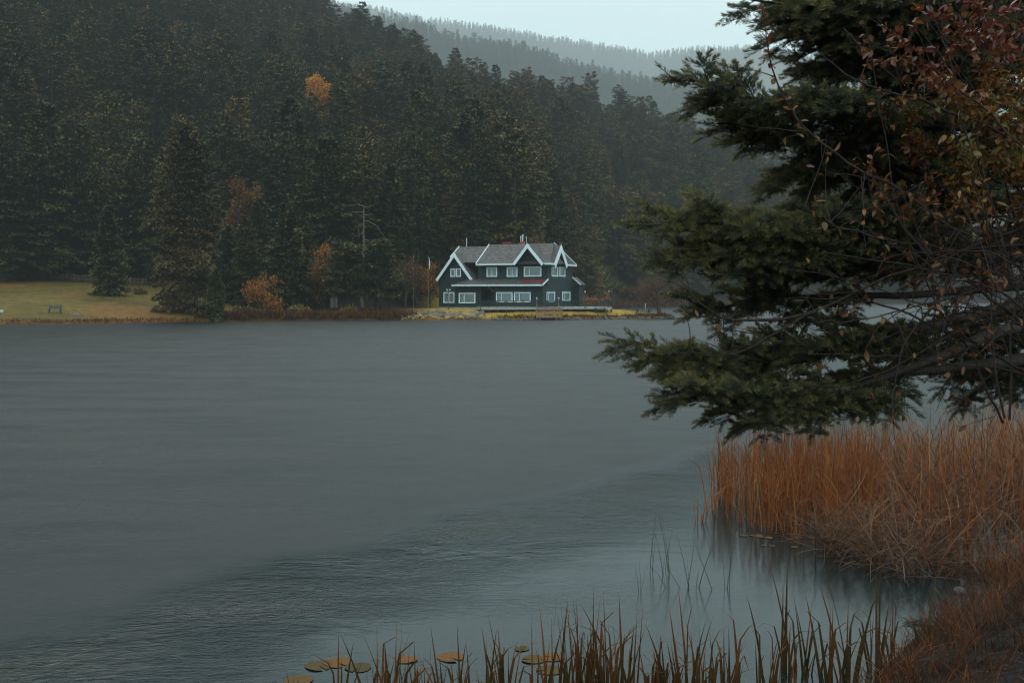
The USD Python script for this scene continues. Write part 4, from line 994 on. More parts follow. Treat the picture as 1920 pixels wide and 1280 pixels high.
lamp_post(1097, 147, 547, "lamp post on the terrace in front of the orange bush", zbase=1.72)
lamp_post(1141.5, 158, 546, "pale globe lamp beyond the terrace's right end")
x, y = shore_xy(840.5, 144.5)
lp = thing("yard_lamp", (x, y, hz(x, y)), label="dark yard lamp with two white heads before the house's left gable", category="lamp post")
zt = EYE + (HOR - 545.5) / F * y
m = MB(); m.tube([(x, y, lp.loc[2] - .2), (x, y, zt)], .05, 8); m.build("pole", "iron_dark", lp)
for sx in (-1, 1):
    m = MB(); m.beam((x, y, zt), (x + sx * .16, y, zt + .12), .04, .04); s = trimesh.creation.icosphere(2, .12); s.apply_scale((1, 1, .8)); s.apply_translation((x + sx * .2, y, zt + .18)); m.mesh(s); m.build("lamp_head", "lamp_glass", lp)

# ------------------------------------------------------------------ jetty
jw = 3.55; jc = np.array([*shore_xy(1029.5, 139.2)])
jt = thing("jetty", (jc[0], jc[1], 0.0), label="small brown wooden jetty with lattice railing over the water", category="jetty")
x0, x1, y0, y1 = jc[0] - jw / 2, jc[0] + jw / 2, jc[1] - .6, jc[1] + 3.0
nb = 15
for k in range(nb):
    m = MB(); a = x0 + (x1 - x0) * k / nb; m.box(a + .008, a + (x1 - x0) / nb - .008, y0, y1, .52 + .006 * (k % 3), .60 + .006 * (k % 3)); m.build("plank", "jetty_wood", jt)
m = MB(); m.box(x0 - .05, x1 + .05, y0 - .07, y0 - .01, .34, .62); m.build("fascia", "jetty_wood", jt)
for px_ in (x0 + .5, x1 - .75):
    for py_ in (y0 + .2, y1 - .5):
        m = MB(); m.tube([(px_, py_, -1.2), (px_, py_, .52)], .13, 8); m.build("pile", "bark_pale", jt)
for k in range(4):
    m = MB(); a = x0 + (x1 - x0) * k / 3; m.box(a - .06, a + .06, y0 + .02, y0 + .14, .53, 1.76); m.build("post", "jetty_wood", jt)
for zz in (1.66, .86):
    m = MB(); m.box(x0 - .08, x1 + .08, y0 + .03, y0 + .13, zz, zz + .09); m.build("rail", "jetty_wood", jt)
for k in range(3):
    a, b = x0 + (x1 - x0) * k / 3 + .06, x0 + (x1 - x0) * (k + 1) / 3 - .06
    m = MB()
    for j in range(6):
        xx = a + (b - a) * (j + .5) / 6; m.box(xx - .045, xx + .045, y0 + .06, y0 + .10, .95, 1.66)
    m.beam((a, y0 + .04, 1.0), (b, y0 + .04, 1.6), .04, .06, up=(0, 1, 0)); m.beam((a, y0 + .045, 1.6), (b, y0 + .045, 1.0), .04, .06, up=(0, 1, 0))
    m.build("lattice", "jetty_wood", jt)
for xx in (x0, x1):
    m = MB(); m.box(xx - .05, xx + .05, y0 + .15, y1, 1.66, 1.75); m.box(xx - .05, xx + .05, y0 + .15, y1, .95, 1.03)
    for j in range(7):
        yy = y0 + .3 + j * .42; m.box(xx - .04, xx + .04, yy, yy + .07, .55, 1.66)
    m.build("side_railing", "jetty_wood", jt)

# ------------------------------------------------------------------ stone bank left of the lawn
def stone(rng, c, s):
    m = trimesh.creation.icosphere(1, 1.0); v = np.array(m.vertices)
    v = v * (0.75 + 0.5 * meshkit.noise(v * 1.3 + rng.uniform(0, 50, 3), 3)[:, None]) * np.array([s * rng.uniform(.8, 1.4), s * rng.uniform(.7, 1.1), s * rng.uniform(.55, .85)])
    a = rng.uniform(0, 6.28); R = np.array([[math.cos(a), -math.sin(a), 0], [math.sin(a), math.cos(a), 0], [0, 0, 1]])
    return v @ R.T + c, m.faces
rng = np.random.default_rng(120)
rb = thing("stone_bank", (-12, 140.5, 0.3), label="bank of tumbled ochre and grey stones between water and house", category="stone bank")
for k in range(230):
    px = rng.uniform(752, 905); f = rng.random(); x, _ = shore_xy(px, 141)
    y = 139.3 + (0.4 + 3.6 * f) * (1 if px > 790 else .6) + rng.normal(0, .15); x, _ = shore_xy(px, y)
    z = max(hz(x, y), -.1) + 0.25 * f
    v, fc = stone(rng, (x, y, z), rng.uniform(.22, .48)); m = MB(); m.add(v, fc)
    m.build("stone", "rock_ochre" if rng.random() < .42 + .2 * f else "rock", rb)
rb2 = thing("stone_edging", (8, 141.5, 0.1), label="row of small dark stones along the spit's waterline", category="stone edging")
for k in range(150):
    px = rng.uniform(905, 1262); yy = np.interp((px - 960) / F * 144, [-6, -2, 8, 16, 23.6, 24.8], [139.3, 139.5, 141.1, 144.7, 148.9, 151]); x = (px - 960) / F * yy
    v, fc = stone(rng, (x, yy + rng.normal(0.0, .18), .05 + .12 * rng.random()), rng.uniform(.14, .30)); m = MB(); m.add(v, fc); m.build("stone", "rock", rb2)

# ------------------------------------------------------------------ small things on the far shore
def picnic_table(px, D, label, rot=0, L=1.9):
    x, y = shore_xy(px, D); z = hz(x, y)
    t = thing("picnic_table", (x, y, z), rot, label=label, category="picnic table"); t.loc = np.zeros(3)
    for k in range(4):
        m = MB(); m.box(-L / 2, L / 2, -.36 + .185 * k, -.36 + .185 * k + .17, .72, .77); m.build("top_board", "table_wood", t)
    for s in (-1, 1):
        m = MB(); m.box(-L / 2, L / 2, s * .72 - .14, s * .72 + .14, .42, .47); m.build("seat", "table_wood", t)
    for sx in (-1, 1):
        for s in (-1, 1):
            m = MB(); m.beam((sx * L * .36, s * .82, -.08), (sx * L * .36, s * .22, .72), .09, .09); m.build("leg", "table_wood", t)
        m = MB(); m.box(sx * L * .36 - .09, sx * L * .36 - .05, -.84, .84, .33, .42); m.build("cross_bar", "table_wood", t)
picnic_table(1126, 147.5, "dark picnic table in front of the terrace's right end", 8)
picnic_table(1206, 149.5, "dark picnic table on the grass near the bare russet tree", 5, 2.4)
picnic_table(722, 148, "dark picnic table in the shade of the shore pine", 20)
x, y = shore_xy(1210, 150.2)
t = thing("marker_post", (x, y, hz(x, y)), label="short white post behind the picnic table on the spit", category="post")
m = MB(); m.tube([(x, y, t.loc[2] - .2), (x, y, t.loc[2] + 1.35)], .06, 8); m.build("shaft", "banner_white", t)
m = MB(); m.box(x - .1, x + .1, y - .05, y + .05, t.loc[2] + 1.35, t.loc[2] + 1.5); m.build("head", "banner_white", t)
# flag poles left of the house
for px, D, top, lab, cloth in ((804, 148, 483, "slim pole with a drooping white banner left of the house", True), (775, 152, 482, "bare slim pole left of the banner pole", False)):
    x, y = shore_xy(px, D); z = hz(x, y); zt = EYE + (HOR - top) / F * D
    t = thing("flag_pole", (x, y, z), label=lab, category="flag pole")
    m = MB(); m.tube([(x, y, z - .2), (x, y, zt)], [.04, .025], 8); m.build("pole", "bark_pale", t)
    s = trimesh.creation.icosphere(1, .07); s.apply_translation((x, y, zt)); m = MB(); m.mesh(s); m.build("finial", "banner_white", t)
    if cloth:
        m = MB(); k = 9; zz = np.linspace(zt - .1, zt - 1.6, k); w = .13 * np.sin(np.linspace(.5, 2.7, k)) + .04
        v = np.vstack([np.c_[np.full(k, x + .04), np.full(k, y), zz], np.c_[x + .04 + w, y + .08 * np.sin(zz * 3), zz - .15]])
        m.add(v, [[i, i + 1, k + i + 1, k + i] for i in range(k - 1)]); m.build("banner", "banner_white", t)
# bench, stump, sign on the meadow
x, y = shore_xy(103, 128.5); z = hz(x, y)
t = thing("park_bench", (x, y, z), 4, label="grey wooden bench alone on the meadow", category="bench"); t.loc = np.zeros(3)
for k in range(3):
    m = MB(); m.box(-.8, .8, -.32 + .15 * k, -.19 + .15 * k, .42, .46); m.build("seat_slat", "bench_wood", t)
for k in range(4):
    m = MB(); m.beam((-.8, .14 + .03 * k, .55 + .115 * k), (.8, .14 + .03 * k, .55 + .115 * k), .04, .095); m.build("back_slat", "bench_wood", t)
for s in (-.72, .72):
    for yy in (-.28, .12):
        m = MB(); m.box(s - .05, s + .05, yy - .05, yy + .05, -.1, .42 if yy < 0 else .98); m.build("leg", "bench_wood", t)
x, y = shore_xy(145, 127); z = hz(x, y)
t = thing("tree_stump", (x, y, z), label="low weathered stump with spreading roots right of the bench", category="stump")
m = MB(); m.tube([(x, y, z - .1), (x, y, z + .12), (x, y, z + .38)], [.62, .42, .36], 10); m.build("stub", "bark_pale", t)
for a in np.arange(0, 6.2, .9):
    m = MB(); m.tube([(x + .3 * math.cos(a), y + .3 * math.sin(a), z + .15), (x + .7 * math.cos(a), y + .7 * math.sin(a), z + .06), (x + 1.05 * math.cos(a), y + 1.0 * math.sin(a), z - .04)], [.12, .08, .03], 5); m.build("root", "bark_pale", t)
x, y = shore_xy(2, 125); z = hz(x, y)
t = thing("white_sign", (x, y, z), label="small white sign at the left frame edge on the meadow", category="sign")
m = MB(); m.tube([(x - .1, y, z - .1), (x - .1, y, z + .5)], .03, 6); m.build("post", "bench_wood", t)
m = MB(); m.box(x - .32, x + .32, y - .05, y - .03, z + .28, z + .60); m.build("board", "banner_white", t)
def bush(px, D, R, label, seed, leaf="needles_far"):
    x, y = shore_xy(px, D); z = hz(x, y); rng = np.random.default_rng(seed)
    t = thing("juniper_bush", (x, y, z), label=label, category="bush"); m = MB()
    d = rng.normal(0, 1, (160, 3)); d /= np.linalg.norm(d, axis=1, keepdims=True); d[:, 2] = np.abs(d[:, 2])
    leaf_cloud(m, rng, np.array([x, y, z]) + d * [R, R * .8, R * .65] * rng.uniform(.5, 1, (160, 1)), 900, .35, .15); m.build("foliage", leaf, t)
    m = MB()
    for a in range(5):
        m.tube([(x, y, z - .1), (x + R * .5 * math.cos(a * 1.3), y + R * .5 * math.sin(a * 1.3), z + R * .5)], [.06, .02], 4)
    m.build("stems", "bark_dark", t)
bush(235, 158, .75, "left one of two low dark bushes on the upper meadow", 131)
bush(264, 156, .85, "right one of two low dark bushes on the upper meadow", 132)
bush(312, 150, 1.2, "dark bush at the foot of the broad brown fir", 133)
bush(655, 143, 1.3, "dark bush at the leaning pine's trunk by the shore", 134)
bush(560, 142, 1.6, "dark bush below the pointed shore spruce", 135)
bush(455, 137, 1.5, "dark bush left of the orange bush at the water", 136)
# paling fence behind the meadow
f0, f1 = np.array(shore_xy(-30, 172)), np.array(shore_xy(395, 170))
fz = lambda x, y: hz(x, y)
t = thing("paling_fence", (f0[0], f0[1], fz(*f0)), label="low brown paling fence along the meadow's upper edge", category="fence")
npale = 170; L = np.linalg.norm(f1 - f0)
zf = [fz(*(f0 + (f1 - f0) * k / 20)) for k in range(21)]
for k in range(20):
    a, b = f0 + (f1 - f0) * k / 20, f0 + (f1 - f0) * (k + 1) / 20
    m = MB(); m.beam((*a, zf[k] - .2), (*a, zf[k] + 1.2), .12, .12, up=(0, 1, 0)); m.build("post", "fence_wood", t)
    for h in (.45, .95):
        m = MB(); m.beam((a[0], a[1] - .05, zf[k] + h), (b[0], b[1] - .05, zf[k + 1] + h), .05, .10); m.build("rail", "fence_wood", t)
for k in range(npale):
    q = (k + .5) / npale; a = f0 + (f1 - f0) * q; z = np.interp(q * 20, range(21), zf)
    m = MB(); m.beam((a[0], a[1] - .09, z + .1), (a[0], a[1] - .09, z + 1.12), .03, .10, up=(1, 0, 0)); m.build("pale", "fence_wood", t)
# dark hut behind the shore trees
x, y = shore_xy(455, 157); z = hz(x, y)
t = thing("forest_hut", (x, y, z), 10, label="dark hut with pale end wall half hidden behind the orange bush", category="hut"); t.loc = np.zeros(3)
m = MB(); m.box(-1.6, 2.6, 0, 3.5, -.5, 2.6); m.build("wall", "dark_room", t)
m = MB(); m.box(-2.0, -1.602, .2, .9, -.5, 2.3); m.build("end_wall", "plaster_pale", t)
m = MB(); m.slab([(-2.3, -.4, 2.45), (3.0, -.4, 2.45), (3.0, 1.75, 3.6), (-2.3, 1.75, 3.6)], .12); m.slab([(-2.3, 3.9, 2.45), (3.0, 3.9, 2.45), (3.0, 1.75, 3.6), (-2.3, 1.75, 3.6)], .12); rf = m.build("roof", "hut_roof", t)
for k in (0, 1):
    m = MB(); m.beam((1.9 + .45 * k, -.3, 2.62), (1.9 + .45 * k, 1.7, 3.7), .07, .07); m.build("verge_board", "trim_white", rf)
m = MB(); m.box(.2, 1.1, -.04, -.002, -.3, 1.7); m.build("door", "bench_wood", t)
x, y = shore_xy(626, 158); z = hz(x, y)
t = thing("pump_house", (x, y, z), 15, label="tiny beige hut seen between trunks left of the leaning pine", category="hut"); t.loc = np.zeros(3)
m = MB(); m.box(-.55, .55, 0, 1.6, -.3, 1.9); m.build("wall", "hut_wood", t)
m = MB(); m.slab([(-.75, -.2, 1.92), (.75, -.2, 1.92), (.75, 1.8, 2.25), (-.75, 1.8, 2.25)], .1); m.build("roof", "iron_dark", t)
m = MB(); m.box(-.1, .35, -.03, -.002, -.2, 1.5); m.build("door", "bench_wood", t)

# ================================================================== the near shore
from scipy.spatial.transform import Rotation

def frames(d, up=(0, 0, 1.0), roll=None):
    """Quaternions (w x y z) turning +x to d and +z as far up as possible."""
    d = d / np.linalg.norm(d, axis=1, keepdims=True); u = np.broadcast_to(np.asarray(up, float), d.shape)
    y = np.cross(u, d); n = np.linalg.norm(y, axis=1, keepdims=True); y = np.where(n > 1e-3, y / np.maximum(n, 1e-6), [[0, 1.0, 0]]); z = np.cross(d, y)
    R = Rotation.from_matrix(np.stack([d, y, z], -1))
    if roll is not None:
        R = R * Rotation.from_euler("x", roll)
    q = R.as_quat(); return q[:, [3, 0, 1, 2]]

# ---- the fir whose boughs hang in from the right
def shoot_mesh(seed, n=96, L=0.095, nl=0.024):
    rng = np.random.default_rng(seed); m = MB()
    t = np.sort(rng.random(n)) ; x = t * L
    a = rng.normal(np.pi / 2, 1.15, n)                       # most needles sweep upwards and sideways
    rad = np.stack([np.zeros(n), np.cos(a), np.sin(a)], -1)
    fwd = 0.55 + 0.9 * t ** 3 + rng.normal(0, 0.08, n)
    d = rad + np.stack([fwd, fwd * 0, fwd * 0], -1); d /= np.linalg.norm(d, axis=1, keepdims=True)
    l = nl * (0.75 + 0.45 * rng.random(n)) * np.where(t > .93, .8, 1.0)
    w = np.cross(d, [1.0, 0, 0]); w /= np.maximum(np.linalg.norm(w, axis=1, keepdims=True), 1e-6); w *= 0.0017
    o = np.stack([x, 0 * x, 0.006 * np.sin(x / L * 2.5)], -1)
    tip = o + d * l[:, None]; mid = o + d * (l * .6)[:, None]
    v = np.stack([o - w * .6, mid + w, tip, mid - w], 1).reshape(-1, 3); i = np.arange(n) * 4
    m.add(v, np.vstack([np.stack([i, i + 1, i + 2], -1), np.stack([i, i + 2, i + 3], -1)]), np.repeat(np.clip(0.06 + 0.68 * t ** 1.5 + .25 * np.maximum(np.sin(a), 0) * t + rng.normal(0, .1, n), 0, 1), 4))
    m.tube([(0, 0, 0), (L * .5, 0, .0055), (L, 0, .003)], [.0018, .0014, .0008], 3, tint=0.55)
    return m

FX, FY = 3.45, 5.55
fir = thing("fir_tree", (FX, FY, hz(FX, FY)), label="large fir at the right frame edge, its dark boughs hanging over the water", category="tree")
m = MB(); zz = np.array([-0.4, 0, 0.3, 1, 2.5, 4.5, 7.0]); m.tube(np.c_[FX + 0.02 * zz, FY + 0 * zz, fir.loc[2] + zz], [.34, .30, .24, .21, .19, .15, .11], 14); m.build("trunk", "bark_dark", fir, smooth=True)
BOUGHS = [  # root to tip as seen from the camera: pixel, distance; foliage start, density, reach of side twigs, sag
    ([(2090, 555, 5.5), (1800, 600, 5.3), (1600, 655, 5.15), (1430, 690, 5.0), (1300, 668, 4.9), (1150, 645, 4.8)], .42, 1.0, .42, .10),
    ([(2090, 600, 5.5), (1900, 620, 5.2), (1720, 690, 5.0), (1560, 735, 4.85), (1420, 740, 4.7), (1320, 745, 4.62), (1250, 752, 4.55)], .52, 1.15, .40, .16),
    ([(1760, 680, 5.3), (1600, 720, 5.1), (1470, 760, 4.95), (1400, 800, 4.85)], .45, .9, .26, .3),
    ([(2080, 560, 5.8), (1880, 600, 5.7), (1740, 650, 5.6), (1600, 735, 5.5)], .40, .85, .34, .24),
    ([(2080, 600, 6.0), (1950, 615, 5.9), (1850, 650, 5.8), (1770, 725, 5.8)], .30, .95, .38, .28),
    ([(2100, 690, 6.1), (1960, 695, 6.0), (1860, 720, 5.9), (1800, 765, 5.9)], .20, .85, .34, .3),
    ([(2090, 420, 5.5), (1800, 440, 5.3), (1560, 432, 5.05), (1380, 425, 4.9), (1210, 428, 4.75)], .34, 1.1, .42, .12),
    ([(2090, 470, 5.5), (1700, 495, 5.25), (1500, 498, 5.0), (1350, 498, 4.9), (1232, 490, 4.82)], .38, 1.1, .42, .14),
    ([(2080, 520, 5.7), (1650, 560, 5.4), (1450, 560, 5.2), (1350, 580, 5.05), (1285, 565, 4.95)], .58, .8, .26, .18),
    ([(2090, 250, 5.5), (1750, 240, 5.25), (1550, 215, 5.0), (1400, 185, 4.9), (1288, 152, 4.8)], .32, 1.15, .40, .14),
    ([(2090, 300, 5.6), (1700, 290, 5.35), (1520, 262, 5.15), (1410, 238, 5.05), (1340, 238, 5.0)], .35, 1.1, .42, .18),
    ([(2080, 350, 5.8), (1680, 345, 5.5), (1540, 330, 5.3), (1440, 360, 5.2)], .35, 1.1, .44, .22),
    ([(2090, 30, 5.5), (1750, 20, 5.25), (1560, 15, 5.0), (1470, 12, 4.9), (1402, 4, 4.85)], .30, 1.1, .42, .16),
    ([(2090, 85, 5.6), (1760, 75, 5.35), (1620, 80, 5.15), (1520, 72, 5.05), (1455, 78, 5.0)], .30, 1.1, .42, .18),
    ([(2080, 140, 5.8), (1740, 120, 5.5), (1600, 120, 5.3), (1498, 142, 5.2)], .30, 1.1, .42, .24),
    ([(2080, -60, 5.6), (1720, -55, 5.35), (1560, -45, 5.1), (1440, -30, 5.0)], .25, 1.0, .46, .16),
    ([(2080, 190, 6.1), (1760, 190, 6.0), (1640, 200, 5.9), (1560, 215, 5.8)], .25, 1.0, .5, .2),
    ([(2080, 390, 6.2), (1760, 390, 6.1), (1620, 395, 6.0), (1480, 400, 5.9)], .25, 1.0, .5, .2),
    ([(2100, 260, 6.4), (1920, 270, 6.3), (1760, 285, 6.2), (1620, 300, 6.1)], .12, 1.0, .5, .2),
    ([(2100, 470, 6.4), (1900, 470, 6.3), (1740, 475, 6.2), (1580, 490, 6.1)], .12, .9, .45, .2),
    ([(2100, 100, 6.4), (1940, 110, 6.3), (1800, 120, 6.2), (1680, 140, 6.1)], .12, 1.0, .5, .2),
    ([(2100, -20, 6.4), (1960, -10, 6.3), (1840, 0, 6.2), (1740, 20, 6.1)], .12, 1.0, .5, .2),
]
SHOOTS = None
total_shoots = 0
for bi, (line, s0, dens, reach, sag) in enumerate(BOUGHS):
    rng = np.random.default_rng(500 + bi)
    ctrl = np.array([P(*c) for c in line]); ctrl[0] = ctrl[0] * .5 + np.array([FX, FY, ctrl[0][2]]) * .5
    tt = np.linspace(0, 1, len(ctrl)); fine = np.linspace(0, 1, 40)
    from scipy.interpolate import PchipInterpolator
    path = PchipInterpolator(tt, ctrl)(fine); path += meshkit.fbm(path * 4 + bi * 7, 2, bi)[:, None] * 0.03
    seg = np.linalg.norm(np.diff(path, axis=0), axis=1); arc = np.r_[0, np.cumsum(seg)]; L = arc[-1]
    wood = MB(); wood.tube(path, np.interp(arc / L, [0, .4, 1], [.042, .022, .005]) * (1.25 if bi < 2 else 1), 7)
    so, sd = [], []
    def twig(o, d, length, r, lev, side_axis):
        """A side twig with its shoots in a flat spray."""
        n = max(3, int(length / .03)); k = np.arange(1, n + 1) / n
        dirs = d[None] + np.array([0, 0, -sag])[None] * k[:, None] * 1.4; dirs /= np.linalg.norm(dirs, axis=1, keepdims=True)
        pts = np.vstack([o, o + np.cumsum(dirs * length / n, 0)])
        wood.tube(pts, np.linspace(r, .0016, len(pts)), 3)
        for j in range(1, n + 1):
            if k[j - 1] < .12:
                continue
            for sgn in (-1, 1):
                if rng.random() > .86:
                    continue
                dd = dirs[j - 1] * .72 + side_axis * sgn * (.62 + .2 * rng.random()) + np.array([0, 0, rng.normal(.14, .27)])
                if lev == 0 and length > .24 and k[j - 1] < .75 and rng.random() < .42:
                    twig(pts[j], dd / np.linalg.norm(dd), length * (.28 + .2 * rng.random()) * (1.1 - k[j - 1]) + .05, r * .6, 1, np.cross(dd, [0, 0, 1.0]) / np.linalg.norm(np.cross(dd, [0, 0, 1.0])))
                else:
                    so.append(pts[j]); sd.append(dd)
        so.append(pts[-1]); sd.append(dirs[-1])
    step = .058 / dens; s = s0 * L; sg = 1
    while s < L - .02:
        f = np.searchsorted(arc, s) - 1; q = (s - arc[f]) / max(seg[min(f, len(seg) - 1)], 1e-6); o = path[f] + (path[f + 1] - path[f]) * q
        d = path[min(f + 2, 39)] - path[max(f - 1, 0)]; d /= np.linalg.norm(d); side = np.cross(d, [0, 0, 1.0]); side /= np.linalg.norm(side)
        rest = L - s
        length = min(reach, .10 + rest * .52) * (.65 + .45 * rng.random())
        if s < s0 * L + .35:
            length *= .6 + .4 * (s - s0 * L) / .35
        dd = d * (.70 + .2 * rng.random()) + side * sg * (.75 + .15 * rng.random()) + np.array([0, 0, rng.normal(-.03, .28)])
        dd /= np.linalg.norm(dd); ax = np.cross(dd, [0, 0, 1.0]); ax /= np.linalg.norm(ax)
        twig(o, dd, length, .0045, 0, ax)
        if rng.random() < .5:
            so.append(o); sd.append(d * .8 + side * rng.normal(0, .5) + np.array([0, 0, .5]))
        s += step * rng.uniform(.7, 1.3); sg = -sg
    so.append(path[-1]); sd.append(path[-1] - path[-3])
    bm = wood.build("bough", "bark_dark", fir, smooth=True)
    ip = str(bm.GetPath()) + "/needles"
    pi = UsdGeom.PointInstancer.Define(stage, ip); tag(pi, kind="stuff")
    if SHOOTS is None:
        SHOOTS = []
        for k in range(5):
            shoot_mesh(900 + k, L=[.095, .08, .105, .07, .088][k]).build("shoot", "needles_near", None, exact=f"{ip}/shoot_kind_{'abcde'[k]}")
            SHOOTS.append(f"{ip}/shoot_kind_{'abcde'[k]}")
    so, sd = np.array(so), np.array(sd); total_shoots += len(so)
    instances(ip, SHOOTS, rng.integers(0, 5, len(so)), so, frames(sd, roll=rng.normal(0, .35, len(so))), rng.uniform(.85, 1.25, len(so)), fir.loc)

# ---- the autumn shrub in front of it
SX, SY = 3.25, 4.6
shrub = thing("autumn_shrub", (SX, SY, hz(SX, SY)), label="twiggy shrub with red, orange and yellow autumn leaves before the fir", category="shrub")
rngs = np.random.default_rng(640)
stems, leaf_o, leaf_d = [], [], []
def curve(ctrl, n=26):
    ctrl = np.asarray(ctrl, float); return PchipInterpolator(np.linspace(0, 1, len(ctrl)), ctrl)(np.linspace(0, 1, n))
HAND = [
    [(2120, 330, 4.4), (1900, 430, 4.35), (1700, 505, 4.35), (1500, 598, 4.4), (1400, 652, 4.4), (1320, 662, 4.4), (1247, 658, 4.4)],
    [(2120, 480, 4.5), (1900, 560, 4.4), (1760, 640, 4.4), (1640, 705, 4.45), (1480, 735, 4.5), (1385, 728, 4.5)],
    [(2100, 640, 4.4), (1900, 520, 4.4), (1750, 400, 4.4), (1600, 310, 4.4), (1510, 245, 4.4), (1462, 170, 4.4), (1442, 90, 4.4), (1426, 20, 4.4)],
    [(1530, 585, 4.4), (1440, 600, 4.42), (1370, 600, 4.42), (1310, 560, 4.42), (1275, 520, 4.42)],
    [(2050, 700, 4.35), (1850, 560, 4.3), (1720, 450, 4.3), (1640, 350, 4.3), (1565, 325, 4.3)],
    [(2050, 420, 4.3), (1850, 470, 4.3), (1680, 460, 4.3), (1560, 420, 4.3), (1490, 380, 4.3)],
    [(2080, 760, 4.5), (1900, 680, 4.5), (1740, 600, 4.5), (1600, 560, 4.5), (1470, 560, 4.5)],
    [(2080, 300, 4.4), (1880, 250, 4.4), (1720, 190, 4.4), (1600, 150, 4.4), (1530, 90, 4.4)],
    [(1800, 480, 4.3), (1760, 560, 4.3), (1690, 660, 4.3), (1675, 760, 4.3)],
]
lines = [np.array([P(*c) for c in h]) for h in HAND]
for k in range(48):
    a = np.array([rngs.uniform(1880, 2180), rngs.uniform(250, 820), rngs.uniform(4.0, 4.75)])
    if k < 30:
        e = np.array([rngs.uniform(1560, 1950), rngs.uniform(-60, 330), a[2] + rngs.normal(0, .2)])
    else:
        e = np.array([rngs.uniform(1450, 1850), rngs.uniform(330, 700), a[2] + rngs.normal(0, .2)])
    mid = a * .5 + e * .5 + np.array([rngs.normal(0, 40), rngs.normal(-35, 50), rngs.normal(0, .12)])
    q1 = a * .75 + mid * .25 + [rngs.normal(0, 20), rngs.normal(0, 25), 0]
    lines.append(np.array([P(*c) for c in (a, q1, mid, e)]))
def leafy(p):
    """How leafy the shrub is around a point: thick in its upper right, bare low down and to the left."""
    u = p[:, 0] / p[:, 1]; w = (p[:, 2] - EYE) / p[:, 1]
    return smoothstep(.33, .45, u) * smoothstep(.05, .14, w) + .05 * smoothstep(.24, .3, u)
def add_leaves(pts, mult=1.0):
    lv = leafy(pts) * mult
    for j in range(1, len(pts)):
        n = rngs.poisson(lv[j] * 3.8 + .03)
        for _ in range(n):
            d = rngs.normal(0, 1, 3) + (pts[j] - pts[j - 1]) / np.linalg.norm(pts[j] - pts[j - 1]) * .7 + np.array([0, 0, -.25])
            leaf_o.append(pts[j] + rngs.normal(0, .004, 3)); leaf_d.append(d / np.linalg.norm(d))
for li, c in enumerate(lines):
    pts = curve(c); pts += (meshkit.fbm(pts * 5 + li * 3.1, 3, li)[:, None] - .5) * [.05, .05, .07]
    r = np.linspace(.0085 if li < 9 else .0065, .0018, len(pts)); stems.append((pts, r)); add_leaves(pts[8:], .5)
    for k in range(rngs.integers(5, 10)):
        j = rngs.integers(6, len(pts) - 2); d = pts[j + 1] - pts[j]; d /= np.linalg.norm(d)
        dd = d * .7 + rngs.normal(0, .55, 3); dd /= np.linalg.norm(dd); Lk = rngs.uniform(.10, .38)
        n = 9; dirs = dd[None] + np.cumsum(rngs.normal(0, .09, (n, 3)), 0) + [0, 0, .02]; dirs /= np.linalg.norm(dirs, axis=1, keepdims=True)
        tw = np.vstack([pts[j], pts[j] + np.cumsum(dirs * Lk / n, 0)]); stems.append((tw, np.linspace(.0028, .0011, n + 1))); add_leaves(tw[2:], .8)
        if Lk > .22:
            for _ in range(2):
                i = rngs.integers(3, 8); d2 = dirs[i - 1] * .6 + rngs.normal(0, .6, 3); d2 /= np.linalg.norm(d2)
                t2 = tw[i] + np.linspace(0, 1, 5)[:, None] * d2 * rngs.uniform(.06, .16); stems.append((t2, np.linspace(.0016, .0009, 5))); add_leaves(t2[1:], .8)
# the upright leafy twig keeps its small leaves to the top
for j in range(12, 26):
    for _ in range(2):
        leaf_o.append(stems[[i for i, q in enumerate(stems) if len(q[0]) == 26][2]][0][j]); d = rngs.normal(0, 1, 3) + [0, 0, .6]; leaf_d.append(d / np.linalg.norm(d))
nst = 0
for li, (pts, r) in enumerate(stems):
    if len(pts) == 26 and nst < 9:
        m = MB(); m.tube(pts, r, 6); m.build("stem", "twig_bark", shrub, smooth=True); nst += 1
m = MB()
for pts, r in stems:
    if not (len(pts) == 26 and any(pts is q for q in [])):
        m.tube(pts, r * (0.999), 4)
m.build("twigs", "twig_bark", shrub, kind="stuff")
base_m = MB()
for k in range(7):
    a = rngs.uniform(0, 6.28); e = np.array([P(2060, rngs.uniform(300, 700), rngs.uniform(4.2, 4.6))])[0]
    base_m.tube(curve([(SX + .1 * math.cos(a), SY + .1 * math.sin(a), shrub.loc[2] - .1), (SX + .2 * math.cos(a), SY + .2 * math.sin(a), shrub.loc[2] + .7), e], 8), np.linspace(.022, .009, 8), 6)
base_m.build("main_stems", "twig_bark", shrub, smooth=True)

def leaf_arrays(o, d, up, L, W, curl, fold):
    """A broad pointed leaf: three rows of vertices, folded along the midrib, curling to its tip."""
    side = np.cross(d, up); side /= np.linalg.norm(side); nrm = np.cross(side, d)
    t = np.array([0, .22, .45, .7, .88, 1.0]); hw = np.array([.03, .34, .5, .40, .2, 0.0]) * W
    x = t * L * (1 - .25 * abs(curl) * t); z = -curl * L * .55 * t ** 2
    c = o + d * x[:, None] + nrm * z[:, None]
    l = c + side * hw[:, None] + nrm * (hw * fold)[:, None]; r = c - side * hw[:, None] + nrm * (hw * fold)[:, None]
    v = np.stack([l, c, r], 1).reshape(-1, 3); f = []
    for i in range(5):
        for k in (0, 1):
            a = i * 3 + k; f += [[a, a + 3, a + 4], [a, a + 4, a + 1]]
    return v, f
leaf_o, leaf_d = np.array(leaf_o), np.array(leaf_d)
inframe = np.abs(leaf_o[:, 0] / leaf_o[:, 1] - .257) < .262
rank = np.argsort(np.where(inframe, leaf_o[:, 1], 99))
hueN = meshkit.fbm(leaf_o * 3.2, 3, 77)
rest = MB(); nleaf = 0
